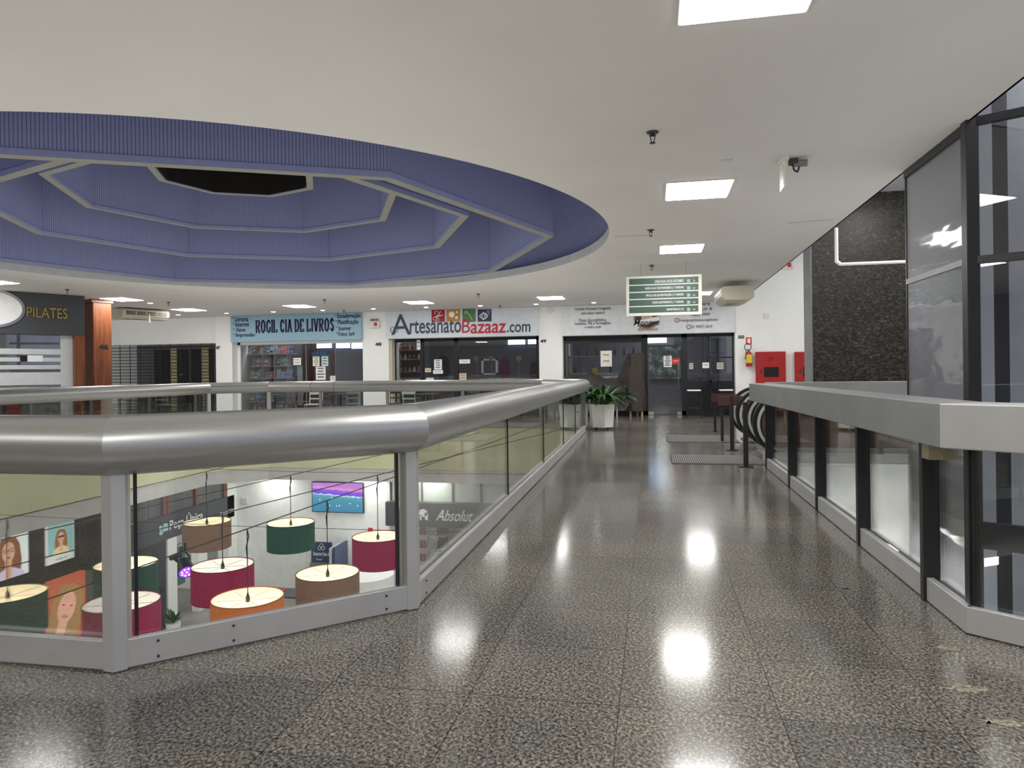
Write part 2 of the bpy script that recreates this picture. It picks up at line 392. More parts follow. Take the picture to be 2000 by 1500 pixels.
b = MB(); b.lathe([(1.07, 4.225), (1.07, 4.9), (.01, 4.9)], (VX-.13, VY, 0), 8, math.radians(4), math.radians(4)+2*pi)
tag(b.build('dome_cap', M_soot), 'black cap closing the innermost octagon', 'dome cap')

# back wall: piers, fascia backing
YB = 20.4
def fx(px, y=20.3): return ony(px, 700, y).x
X47, X48, X49, X50 = fx(420), fx(706), fx(1052), fx(1437)
b = MB()
b.box(fx(418), fx(450), YB, YB+.9, 0, 3.2); b.box(fx(706), fx(757), YB, YB+.9, 0, 3.2); b.box(fx(1052), fx(1098), YB, YB+.9, 0, 3.2)
b.box(-18.6, fx(418), YB+.15, YB+.9, 2.36, 3.2)
b.box(fx(450), fx(706), YB+.05, YB+.9, 2.36, 3.2); b.box(fx(757), fx(1052), YB+.05, YB+.9, 2.36, 3.2); b.box(fx(1098), fx(1437), YB+.05, YB+.9, 2.33, 3.2)
struct(b.build('wall_back', M_white), 'white wall with piers between the shop fronts', 'wall')
b = MB(); b.box(fx(1437), 8.9, YB, YB+.9, 0, 4.8); struct(b.build('wall_escalator', M_white), 'tall white wall behind the escalators', 'wall')
b = MB(); b.box(-21, 9, 25.5, 25.7, 0, 3.3); struct(b.build('wall_shops_rear', pm('shop_rear_wall', (.10, .10, .12), .7)))
b = MB()
for x in (fx(434), fx(731), fx(1075), fx(1445)): b.box(x-.08, x+.08, YB+.9, 25.5, 0, 3.2)
struct(b.build('wall_partitions', pm('shop_partition', (.20, .20, .22), .7)))
b = MB(); b.box(-21.2, -21, -7, 27, LZ, 3.3); struct(b.build('wall_left', M_white))
b = MB(); b.box(CE, 9, -7, 27, 4.72, 4.8); struct(b.build('ceiling_high', pm('high_ceiling_paint', (.5, .5, .5), .7)), 'higher ceiling over the escalators', 'ceiling')
# stairwell: white face below the far slab edge
b = MB(); b.box(1.4, 7.2, 10.25, 10.35, -4.5, 0); struct(b.build('wall_stairwell_far', pm('pale_stair_wall', (.66, .67, .66), .5)), 'pale wall below the floor across the stairwell', 'wall')
b = MB(); b.box(1.50, 1.53, 3.8, 10.25, -1.3, -.002); struct(b.build('trim_5', M_char))
b = MB(); b.box(7.2, 7.3, -6, 10.35, -4.5, -.02); struct(b.build('wall_stairwell_side', M_band))
sl_ = thing('added_batten', 'added lamp strip, unseen, under the walkway edge to brighten the stairwell', 'lamp', (1.55, 7, -.5))
MB().box(1.53, 1.90, 4.6, 9.6, -.40, -.38).build('uplight_blocker', M_offwhite, sl_); MB().box(1.53, 1.57, 4.62, 9.58, -.60, -.42).build('tube', emis('added_batten_glow', (1, .98, .95), 13), sl_)  # unseen glowing strip added for the far wall; its cover stops upward light
# dark granite wall with aluminium end
GY = 14.8
g0 = ony(1586, 600, GY).x
b = MB(); b.box(g0, 8.9, GY, GY+.6, 0, 4.72); struct(b.build('wall_granite', M_granitew), 'dark speckled granite wall behind the escalators', 'wall')
b = MB(); b.box(g0-.03, g0, GY-.02, GY+.62, 0, 4.72); struct(b.build('trim_6', M_alud), 'grey metal end strip of the granite wall', 'trim')
# outer glazing on the right
struct(MB().box(-21.2, 9, -7.2, -7, LZ, 4.8).build('wall_rear', pm('rear_wall_paint', (.22, .21, .20), .7)), 'dim wall behind the viewpoint', 'wall')
M_tint = glass('tinted_glass', (.68, .71, .78), 1.0, base=.03); M_tint2 = glass('smoked_glass', (.80, .82, .86), 1.0, base=.04)
bx = MB(); bx.box(17, 24, -12, 26, -8, 1.9); o = bx.build('neighbour_building', pm('far_render', (.20, .20, .21), .9, noise=.2, scale=1)); tag(o, 'grey building seen outside through the tinted window', 'building')
tb = MB(); rnd = random.Random(5)
for k in range(900):
    a = rnd.uniform(0, 6.28); el = rnd.uniform(-1.2, 1.5); R_ = 1.9*rnd.uniform(.6, 1); c = Vector((14+R_*math.cos(a)*math.cos(el), 12.0+R_*math.sin(a)*math.cos(el), .2+R_*1.1*math.sin(el))); u = Vector((rnd.uniform(-1, 1), rnd.uniform(-1, 1), rnd.uniform(-1, 1))).normalized()*.22; w = u.orthogonal().normalized()*.12
    tb.add([c-u, c+w, c+u, c-w], [(0, 1, 2, 3)])
tr = thing('tree', 'leafy green tree outside the tinted window', 'tree', (14, 12, -6)); tb.build('crown', M_leaf, tr); MB().rod((14, 12, -6), (14, 12, 0), .16, 10, .08).build('trunk', M_wood2, tr)
wr = thing('window_1', 'tall glazed outer wall beyond the stairwell', 'window', (8.8, 5, 0)); wr['kind'] = 'structure'
m = MB()
for y in (-4.5, -2.2, 0.1, 2.4, 4.7, 7.0, 9.3, 11.6): m.box(8.72, 8.86, y-.06, y+.06, LZ, 4.72)
for z in (-1.3, 0.0, 1.1, 3.0): m.box(8.74, 8.84, -6, 14.8, z-.05, z+.05)
m.build('window_frame', M_dark, wr)
m = MB(); m.box(8.79, 8.80, -6, 14.8, LZ, 4.72); m.build('pane', M_tint, wr)

# ---------------------------------------------------------------- atrium railing
rail = thing('atrium_railing', 'long tubular aluminium railing with glass panels around the atrium void', 'railing', (VX, VY, 0))
TR, TZ = .135, .995
RP = VOID
def mitred_tube(pts, r, z, n=40):
    N = len(pts); cols = []
    for i in range(N):
        p = Vector(pts[i]); a = (p-Vector(pts[i-1])).normalized(); c = (Vector(pts[(i+1) % N])-p).normalized()
        t = (a+c).normalized(); k = Vector((-t.y, t.x)); s = 1/max(.3, k.dot(Vector((-a.y, a.x))))
        cols.append([(p.x+k.x*s*r*math.cos(q), p.y+k.y*s*r*math.cos(q), z+r*math.sin(q)) for q in [2*pi*j/n for j in range(n)]])
    return cols
cols = mitred_tube(RP, TR, TZ)
for i in range(8):
    A_, B_ = cols[i], cols[(i+1) % 8]; n = len(A_); m = MB()
    m.add(A_+B_, [(j, (j+1) % n, n+(j+1) % n, n+j) for j in range(n)])
    m.build('handrail', M_alu, rail, smooth=True)
def seg(i): return Vector(RP[i]), Vector(RP[(i+1) % 8])
ctr = Vector((VX, VY))
for i in range(8):
    a, c = seg(i); d = (c-a).normalized(); nrm = Vector((-d.y, d.x))
    if nrm.dot(ctr-a) < 0: nrm = -nrm
    # kerb panel
    m = MB(); m.beam(a-nrm*.02, c-nrm*.02, .035, .008, .135); m.beam(a+nrm*.02, c+nrm*.02, .03, .02, .12)
    L_ = (c-a).length
    k = m.build('kerb_panel', M_alu2, rail, bevel=.004)
    for t in (.16, L_-.16, L_*.34):
        if L_ < 2 or t < 1:
            for zz in (.035, .105):
                p = a+d*t-nrm*.039; MB().rod((p.x, p.y, zz), (p.x-nrm.x*.004, p.y-nrm.y*.004, zz), .006, 8).build('kerb_screw', M_dark, k)
    # glass panes
    cuts = [0, L_]
    if i == 0: cuts = [0, 2.82, 5.2, 7.45, 9.4, L_]
    elif L_ > 3: cuts = [L_*j/4 for j in range(5)]
    for q, (s0, s1) in enumerate(zip(cuts, cuts[1:])):
        s0 += .0 if q else .06; s1 -= .006 if s1 < L_ else .06
        p0 = a+d*s0+nrm*.005; p1 = a+d*s1+nrm*.005
        m = MB(); m.beam(p0, p1, .008, .12, .90); m.build('glass_panel', M_glass, rail)
    for s0 in cuts[1:-1]:
        p0 = a+d*(s0-.004); MB().beam(p0, p0+d*.008, .014, .135, .88).build('glazing_seal', M_black, rail)
    MB().beam(a+d*.07+nrm*.0, a+d*.085, .02, .135, .87).build('glazing_seal', M_black, rail)
    if L_ < 2: MB().beam(c-d*.085, c-d*.07, .02, .135, .87).build('glazing_seal', M_black, rail)
for i in range(8):
    p = Vector(RP[i]); a = (p-Vector(RP[i-1])).normalized(); c = (Vector(RP[(i+1) % 8])-p).normalized()
    m = MB()
    w = .055
    na = Vector((-a.y, a.x)); nc = Vector((-c.y, c.x))
    if na.dot(ctr-p) < 0: na = -na
    if nc.dot(ctr-p) < 0: nc = -nc
    b1 = (na+nc).normalized()
    pts = [p-b1*.045-a*w-0*na, p-b1*.052, p-b1*.045+c*w, p+b1*.05+c*w*.8, p+b1*.05-a*w*.8]
    m.prism([(q.x, q.y) for q in pts], .003, .875)
    m.build('post', M_alu2 if i != 1 else M_chrome, rail, bevel=.003)
for s0 in (.28, .55, .8):
    a, c = seg(2); p = a.lerp(c, s0); m = MB(); m.box(p.x-.03, p.x+.03, p.y-.03, p.y+.03, .02, .87); m.build('post', M_alud, rail)
for px in (611, 656):
    m = MB(); x = ony(px, 757, 15.97).x; m.lathe([(.1365, -.006), (.1365, .006)], (0, 0, 0), 32)
    for v in m.v: v.x, v.y, v.z = x+v.z, 15.97+v.y, TZ+v.x
    m.build('tube_clamp', M_char, rail)

# ---------------------------------------------------------------- stairwell railing (right)
rr = thing('stairwell_railing', 'box-topped grey metal railing with dark posts beside the stairwell', 'railing', (1.45, 6.5, 0))
T0, T1 = Vector((1.20, 9.35)), Vector((1.375, 3.79)); dd = Vector((.785, -.62)); T2 = T1+dd*3.2
def off_poly(pts, d):
    out = []
    for i, p in enumerate(pts):
        a = (pts[i]-pts[i-1]).normalized() if i else (pts[1]-pts[0]).normalized()
        c = (pts[i+1]-pts[i]).normalized() if i < len(pts)-1 else a
        t = (a+c).normalized(); k = Vector((-t.y, t.x)); s = 1/k.dot(Vector((-a.y, a.x)))
        out.append(p+k*s*d)
    return out
base = [T0, T1, T2]; inner = off_poly(base, .27)
for i in range(2):
    m = MB(); q = [base[i], base[i+1], inner[i+1], inner[i]]; m.prism([(p.x, p.y) for p in q], .90, 1.12)
    m.build('rail_box', M_alud if i == 0 else M_alu2, rr, bevel=.006)
K0, K1 = Vector((1.44, 9.63)), Vector((1.475, 3.77)); K2 = K1+dd*3.2
kd = (K1-K0).normalized(); kn = Vector((1, .006))
ys = [9.63, 8.11, 6.83, 5.53, 4.29]
for i, y in enumerate(ys):
    x = 1.44+(9.63-y)/(9.63-3.77)*.035
    m = MB(); m.box(x-.012, x+.075, y-.025, y+.025, .0, .905); m.build('post', M_black, rr, bevel=.002)
    m = MB(); m.box(x+.03, x+.09, y+.03, y+.07, .14, .9); m.build('post_channel', M_dark, rr)
m = MB(); p = K1+Vector((.05, .03)); m.box(p.x-.02, p.x+.03, p.y-.0, p.y+.05, .0, .905); m.build('post', M_black, rr)
ysk = ys+[3.77]
for i in range(5):
    y0, y1 = ysk[i]-.03, ysk[i+1]+(.03 if i < 4 else 0); x0 = 1.44+(9.63-y0)/5.86*.035; x1 = 1.44+(9.63-y1)/5.86*.035
    m = MB(); m.beam((x0+.02, y0), (x1+.02, y1), .04, .006, .135); m.beam((x0+.075, y0), (x1+.075, y1), .03, .02, .12)
    m.build('kerb_panel', M_alu2, rr, bevel=.004)
    m = MB(); m.beam((x0+.052, y0), (x1+.052, y1), .008, .12, .905); m.build('glass_panel', M_glass, rr)
m = MB(); q = K1+Vector((.0, 0)); e = K1+dd*3.2; nn = Vector((.62, .785))
m.beam(q+nn*.02, e+nn*.02, .04, .006, .135); m.build('kerb_panel', M_alu2, rr, bevel=.004)
m = MB(); m.beam(q+nn*.052+dd*.03, e+nn*.052, .008, .12, .905); m.build('glass_panel', M_glass, rr)
m = MB(); m.beam(q+nn*.052+dd*.02, q+nn*.052+dd*.035, .02, .135, .9); m.build('glazing_seal', M_black, rr)
m = MB(); m.box(1.45, 1.56, 4.14, 4.24, .80, .90); m.build('wood_block', pm('pale_wood', (.32, .26, .16), .6), rr)
# far railing across the stairwell
r2 = thing('escalator_railing', 'short grey box-topped railing in front of the dark granite wall', 'railing', (3, 9.9, 0))
m = MB(); m.box(1.48, 7.2, 9.75, 10.0, .9, 1.12); m.build('rail_box', M_alud, r2, bevel=.006)
for x in (1.6, 3.0, 4.4, 5.8, 7.1):
    m = MB(); m.box(x-.03, x+.03, 10.1, 10.2, 0, .9) if False else m.box(x-.03, x+.03, 10.27, 10.33, 0, .3); m.box(x-.03, x+.03, 9.86, 10.33, .3, .34); m.box(x-.03, x+.03, 9.86, 9.92, .3, .9); m.build('post', M_black, r2)
m = MB(); m.box(1.5, 7.2, 10.26, 10.34, 0, .13); m.build('kerb_panel', M_alu2, r2)

# ---------------------------------------------------------------- plexiglass enclosure at the right
ph = ray(1893, 400); 
E0 = Vector((CE, 7.42)); E1 = onx(1896, 500, CE); E1 = Vector((E1.x, E1.y)); ed = Vector((.87, -.5)); E2 = E1+ed*4.0
en = thing('glazed_screen', 'tall dark-framed plexiglass screen from floor edge to ceiling beside the stairwell', 'glass screen', (E1.x, E1.y, -1))
for (z0, z1) in ((-3.2, 2.12), (2.12, 3.14)):
    m = MB(); m.beam(E0, E1, .008, z0, z1); m.build('plexiglass_sheet', M_plexi, en)
for (z0, z1) in ((-3.2, 2.12), (2.12, 3.18), (3.2, 4.7)):
    m = MB(); m.beam(E1, E2, .008, z0, z1); m.build('glass_sheet', M_tint2, en)
m = MB(); m.box(E1.x-.045, E1.x+.045, E1.y-.05, E1.y+.05, -3.2, 4.7); m.build('corner_post', M_black, en, bevel=.004)
m = MB(); m.box(E0.x-.012, E0.x+.012, E0.y-.012, E0.y+.012, -3.2, 3.2); m.build('edge_post', M_black, en)
m = MB(); m.beam(E0, E1, .05, 3.13, 3.21); m.build('top_bar', M_black, en)
ml = MB(); ml.beam(E0, E1, .03, 2.10, 2.15)
o = ml.build('middle_bar', M_alud, en)
for z in (2.12, 3.19):
    m = MB(); m.beam(E1, E2, .06, z-.03, z+.03); m.build('middle_bar', M_black, en)
m = MB(); m.beam(E1, E2, .06, -.1, 0.1); m.build('middle_bar', M_black, en)
p = E1+ed*2.0; m = MB(); m.box(p.x-.03, p.x+.03, p.y-.03, p.y+.03, -3.2, 4.7); m.build('post', M_black, en)
# columns and drape beyond
for px, d_, w_, mt, l, nm in ((1928, 6.4, .10, M_white, 'narrow pale column seen through the glazed screen', 'pale_column'), (1955, 6.9, .13, M_dark, 'dark steel column between the two pale ones behind the screen', 'steel_column'), (2010, 7.6, .42, pm('grey_column', (.5, .5, .5), .6), 'wide grey column behind the glazed screen at the frame edge', 'grey_column')):
    r_ = ray(px, 600); x = r_.x/r_.y*d_; tag(MB().box(x-w_/2, x+w_/2, d_, d_+w_, LZ, 4.72).build(nm, mt), l, 'column')
# pipe
pp = thing('ceiling_pipe', 'white pipe dropping from the ceiling edge and running across the granite wall', 'pipe', (2.43, 9, 3.2))
a = onx(1633, 432, 2.46); yy = a.y; c = ony(1645, 516, yy); e = ony(1786, 520, yy)
m = MB(); m.rod((a.x, yy, 3.2), (a.x, yy, c.z+.03), .024, 10); m.build('drop_pipe', M_white, pp, smooth=True)
m = MB(); m.rod((a.x, yy, c.z+.04), (a.x+.05, yy, c.z), .026, 10); m.build('elbow', M_white, pp, smooth=True)
m = MB(); m.rod((a.x+.04, yy, c.z), (e.x+1.2, yy, c.z), .022, 10); m.build('cross_pipe', M_white, pp, smooth=True)
m = MB(); m.rod((e.x, yy, c.z), (e.x+.05, yy, c.z), .034, 12); m.build('valve', M_chrome, pp, smooth=True)

# ---------------------------------------------------------------- ceiling lights
def light_panel(name, label):
    t = thing(name, label, 'ceiling light', (0, 0, 3.2), 'square ceiling panel lights')
    m = MB(); m.box(-.335, .335, -.37, .37, 3.192, 3.1995); m.build('frame', M_offwhite, t)
    m = MB(); m.quad((-.32, -.355, 3.188), (-.32, .355, 3.188), (.32, .355, 3.188), (.32, -.355, 3.188)); m.build('diffuser', M_led, t)
    return t
spots = [(.49, 3.60, 'nearest square panel light, cut by the top of the photo'), (.49, 7.66, 'second square panel light over the walkway'), (.46, 11.3, 'third square panel light over the walkway, above the directory sign'),
         (.46, 14.95, 'square panel light hidden behind the hanging directory sign'), (1.12, 18.0, 'square panel light between directory sign and air conditioner'),
         (-2.55, 17.95, 'square panel light nearest to the frozen food shop'), (-6.15, 18.0, 'square panel light before the craft shop sign'), (-9.6, 17.95, 'square panel light before the bookshop sign'),
         (-13.05, 17.95, 'square panel light right of the beige air conditioner'), (-12.75, 15.0, 'square panel light above the wooden column'), (-12.75, 11.5, 'square panel light at the left frame edge by the dark fascia'),
         (.49, -.1, 'panel light just behind the viewpoint'), (.49, -3.8, 'panel light far behind the viewpoint'), (-3.1, -1.2, 'panel light behind the near railing'), (-6.8, -1.2, 'panel light behind the railing, further along'), (-10.5, -1.2, 'panel light behind the railing, furthest along'), (-12.75, 7.9, 'panel light outside the frame by the side gallery')]
P0 = light_panel('panel_light', spots[0][2]); P0.location = (spots[0][0], spots[0][1], 3.2)
for x, y, l in spots[1:]: dup(P0, (x, y, 3.2), 0, l)
# the same panels in the storey below and over the escalators
for x, y, l in [(-12.0, 21.6, 'panel light inside the bookshop display'), (-9.9, 22.2, 'panel light inside the bookshop'), (-6.8, 21.7, 'panel light inside the craft shop by the dolls'), (-4.4, 22.3, 'panel light inside the craft shop'), (-1.2, 23, 'panel light inside the frozen food shop'), (-14.5, 12.0, 'panel light inside the pilates studio'), (-.1, 23.9, 'added panel light, unseen, behind the glass door of the frozen food shop')]:
    dup(P0, (x, y, 3.2), 0, l, 'panel lights inside the shops', swap={'diffuser': emis('dim_panel', (1, .97, .92), 4.0) if x not in (-12.0, -9.9, -.1) else emis('shop_panel', (1, .98, .95), 10.0)})  # the panel behind the glass door is added to brighten the garden board
for x, y, l in [(-12.2, 9.5, 'lower panel light over the poster corridor'), (-12.2, 14, 'lower panel light inside the clothes shop'), (-5.5, 16.6, 'lower panel light by the television wall'), (-1, 16.6, 'lower panel light by the script-lettered shop'),
                (-7.2, 16.55, 'added lower panel light, unseen, right of the television'), (-9.8, 16.55, 'added lower panel light, unseen, left of the television'), (.6, 10, 'lower panel light under the walkway'), (.6, 6, 'lower panel light under the near walkway'), (-3, 1.2, 'lower panel light under the near edge'), (-8, 1.2, 'lower panel light under the near edge, far along'), (4.2, 7.5, 'panel light in the stairwell')]:
    dup(P0, (x, y, -1.32 if x != 4.2 else 4.71), 0, l, 'panel lights of the storey below', swap={'diffuser': emis('bright_panel', (1, .985, .95), 8) if y != 16.55 else emis('added_wall_wash', (1, .985, .95), 3.5)})  # the two panels beside the television are unseen, added to brighten its wall
for x, y, l in [(5.0, 17.9, 'panel light over the red hose cabinets'), (4.6, 12.3, 'panel light over the escalators'), (3.4, 9.2, 'added panel light, unseen, over the stairwell by the pipe'), (5.6, 9.2, 'added panel light, unseen, over the stairwell, further right'), (3.6, 4.9, 'added panel light, unseen, over the near end of the stairwell')]: dup(P0, (x, y, 4.71), 0, l, 'panel lights over the escalators')  # the three stairwell panels are unseen, added to brighten the well
dl = thing('downlight', 'x', 'ceiling light', (0, 0, 3.2), 'small round downlights along the shop fronts')
m = MB(); m.lathe([(.062, 3.197), (.085, 3.1965), (.085, 3.1995)], (0, 0, 0), 16); m.build('trim_ring', M_offwhite, dl)
m = MB(); m.add([(.062*math.cos(t), .062*math.sin(t), 3.194) for t in [-2*pi*i/16 for i in range(16)]], [tuple(range(16))]); m.build('lens', M_led2, dl)
dls = [(-16.1, 19.35, 'above the grille of unit 46'), (-14.45, 19.35, 'beside the beige air conditioner'), (-12.75, 19.3, 'at the left end of the bookshop sign'), (-11.2, 19.33, 'above the left half of the bookshop sign'), (-9.6, 19.34, 'above the right half of the bookshop sign'), (-8.0, 19.35, 'above the pier numbered 48'),
       (-6.4, 19.39, 'above the left part of the craft sign'), (-4.8, 19.44, 'above the right part of the craft sign'), (-3.2, 19.49, 'above the pier numbered 49'), (-1.58, 19.55, 'above the frozen food sign'), (-12.76, 16.0, 'beside the wooden column')]
dl.location = (dls[0][0], dls[0][1], 3.2); dl['label'] = 'small round downlight '+dls[0][2]
for x, y, l in dls[1:]: dup(dl, (x, y, 3.2), 0, 'small round downlight '+l)
# sprinklers
sp = thing('sprinkler', 'dark sprinkler head nearest on the walkway ceiling', 'sprinkler', (0.02, 5.71, 3.2), 'ceiling sprinklers')
ox, oy = .02, 5.71
m = MB(); m.lathe([(.005, 3.188), (.045, 3.19), (.05, 3.1995)], (ox, oy, 0), 16); m.build('rose', M_char, sp, smooth=True)
m = MB(); m.rod((ox, oy, 3.19), (ox, oy, 3.165), .012, 10); m.rod((ox-.02, oy, 3.17), (ox-.008, oy, 3.115), .004); m.rod((ox+.02, oy, 3.17), (ox+.008, oy, 3.115), .004)
m.rod((ox-.025, oy, 3.17), (ox+.025, oy, 3.17), .006); m.build('frame', M_dark, sp)
m = MB(); m.lathe([(.002, 3.108), (.024, 3.11), (.024, 3.114)], (ox, oy, 0), 12); m.build('deflector', M_dark, sp)
for x, y, l in [(-.005, 9.68, 'second sprinkler along the walkway ceiling'), (.004, 12.94, 'third sprinkler, above the directory sign'), (-4.12, 16.5, 'sprinkler right of the panel light by the craft shop'), (-8.17, 16.57, 'sprinkler above the bookshop lights'),
                (-12.38, 12.97, 'sprinkler above the gold lettering'), (-12.18, 15.94, 'sprinkler near the wooden column'), (-4.26, 19.6, 'sprinkler close to the craft sign'), (-9.0, 19.5, 'sprinkler close to the bookshop sign')]: dup(sp, (x, y, 3.2), 0, l)
o = MB().box(.62, .73, 6.61, 6.66, 3.19, 3.1995).build('smoke_vent', M_lip); tag(o, 'small pale plate on the ceiling by the second panel light', 'ceiling plate')
for i, (p0, p1, l) in enumerate([((1198, 462), (1271, 459), 'thin crack line across the ceiling by the second sprinkler'), ((1540, 436), (1630, 428), 'thin crack line in the ceiling near the white pipe')]):
    a, c = onz(*p0, 3.2), onz(*p1, 3.2); m = MB(); m.beam(a, c, .006, 3.1975, 3.1999); tag(m.build('ceiling_crack', M_gink), l, 'crack')

# ---------------------------------------------------------------- shop signs on the back wall
UX = (1, 0, 0); UY = (0, 1, 0)
YS = 20.3
def px_rect(x0, x1, y0, y1, Y):
    a = ony((x0+x1)/2, y0, Y); c = ony((x0+x1)/2, y1, Y); l = ony(x0, (y0+y1)/2, Y); r = ony(x1, (y0+y1)/2, Y)
    return (l.x, r.x, c.z, a.z)
def fas(name, label, x0, x1, z0, z1, mat, y=YS):
    t = thing(name, label, 'shop sign', ((x0+x1)/2, y, z0)); m = MB(); m.box(x0, x1, y, y+.1, z0, z1); m.build('panel', mat, t); return t
def tx(s, par, mat, r, **k): return text(s, 'lettering', mat, par, (0, YS), UX, px_rect(*r, YS), **k)

# bookshop 48
t = fas('shop_sign', 'pale blue ROGIL CIA DE LIVROS fascia over the bookshop', fx(451), fx(706), 2.36, 3.195, M_skyb)
SER = {'R': [[(0, 0), (0, 1)], [(0, 1), (.5, .98), (.62, .76), (.5, .54), (0, .5)], [(.3, .5), (.62, 0)]],
       'O': [[(.35, 1), (.08, .85), (0, .5), (.08, .15), (.35, 0), (.62, .15), (.7, .5), (.62, .85), (.35, 1)]],
       'G': [[(.66, .78), (.38, 1), (.08, .85), (0, .5), (.08, .15), (.38, 0), (.64, .14), (.64, .42)]],
       'I': [[(0, 0), (0, 1)]], 'L': [[(0, 1), (0, 0)], [(0, 0), (.5, .02), (.55, .22)]],
       'C': [[(.64, .74), (.36, 1), (.08, .85), (0, .5), (.08, .15), (.36, 0), (.64, .24)]],
       'A': [[(0, 0), (.34, 1)], [(.34, 1), (.68, 0)], [(.12, .34), (.56, .34)]],
       'D': [[(0, 0), (0, 1)], [(0, 1), (.4, .95), (.62, .7), (.64, .5), (.62, .3), (.4, .05), (0, 0)]],
       'E': [[(0, 0), (0, 1)], [(0, 1), (.5, 1), (.52, .82)], [(0, .52), (.36, .52)], [(0, 0), (.52, 0), (.55, .2)]],
       'V': [[(0, 1), (.34, 0)], [(.34, 0), (.68, 1)]],
       'S': [[(.52, .76), (.3, 1), (.06, .88), (.06, .66), (.5, .36), (.5, .12), (.28, 0), (.02, .22)]]}
SERIF = {'R': [(0, 0), (0, 1), (.66, 0)], 'I': [(0, 0), (0, 1)], 'L': [(0, 1), (0, 0)], 'A': [(0, 0), (.68, 0)], 'D': [(0, 0), (0, 1)], 'E': [(0, 0), (0, 1)], 'V': [(0, 1), (.68, 1)], 'G': [(.64, .42)]}
def serif_text(s, mat, par, O, u, rect, th=.13, name='lettering', off=.004):
    adv = 0; segs = []; 
    for ch in s:
        if ch == ' ': adv += .40; continue
        for pl_ in SER[ch]:
            for p, q in zip(pl_, pl_[1:]): segs.append((adv+p[0], p[1], adv+q[0], q[1], 0))
        for x, z in SERIF.get(ch, []): segs.append((adv+x-.13, z, adv+x+.13, z, 1))
        adv += max(p[0] for pl_ in SER[ch] for p in pl_)+.44
    adv -= .44; a0, a1, z0, z1 = rect; sx = (a1-a0)/adv; sz = z1-z0; b = MB()
    for x0, y0, x1, y1, fl in segs:
        p = Vector((a0+x0*sx, z0+y0*sz)); q = Vector((a0+x1*sx, z0+y1*sz)); d = (q-p).normalized(); n = Vector((-d.y, d.x))
        vert = abs(d.y); w = sz*(th*(.35+.65*vert) if not fl else th*.42)/2; e = d*w*.3
        b.slab(O, u, [tuple(p-n*w-e), tuple(q-n*w+e), tuple(q+n*w+e), tuple(p+n*w-e)], .004, off)
    return b.build(name, mat, par)
serif_text('ROGIL CIA DE LIVROS', M_ink, t, (0, YS), UX, px_rect(501, 651, 624, 648, YS), .15)
for s, r in [('Livraria', (459, 485, 619, 628)), ('Internet', (460, 487, 629, 638)), ('Xerox', (461, 480, 640, 648)), ('Impressão', (461, 498, 650, 660)),
             ('Encadernação', (659, 704, 612, 623)), ('Plastificação', (660, 700, 624, 635)), ('Scanner', (661, 686, 637, 645)), ('Fotos 3x4', (661, 692, 648, 656))]:
    tx(s, t, M_ink, r, bold=.015)
for x, y in [(455, 621), (456, 632), (457, 643), (458, 653), (656, 616), (656.5, 627), (657, 639), (658, 650)]: tx('*', t, M_ink, (x-1.5, x+1.5, y-1.5, y+1.5))
# craft shop 49
t = fas('shop_sign', 'pale ArtesanatoBazaaz.com fascia over the craft shop', fx(757), fx(1052), 2.36, 3.195, pm('sign_pale_grey', (.62, .66, .70), .5))
inkb = pm('slate_ink', (.05, .07, .11), .6); inkr = pm('crimson_ink', (.50, .02, .05), .6)
tx('A', t, inkb, (764, 802, 614, 654), shear=.0); tx('rtesanato', t, inkb, (800, 901, 625, 651), bold=.012, shear=.05)
tx('B', t, inkr, (902, 918, 624, 650), shear=.05); tx('azaaz', t, inkr, (919, 989, 632, 651), bold=.012, shear=.1); tx('.com', t, inkb, (990, 1036, 633, 649), bold=.012, shear=.05)
m = MB(); c = px_rect(761, 775, 634, 654, YS); pts = []
for i in range(26):
    a = .3+i*.28; r_ = .03+.15*i/26; pts.append((c[0]+.12+math.cos(a)*r_, YS-.008, c[2]+.17+math.sin(a)*r_))
m.path(pts, .009, 5); m.build('lettering', inkb, t)
sq = [('red_square', '9c2036', (843, 869, 605, 629)), ('ochre_square', 'b0803c', (872, 899, 604, 628)), ('green_square', '4e7a4a', (903, 929, 603, 629)), ('navy_square', '343a5c', (933, 960, 604, 628))]
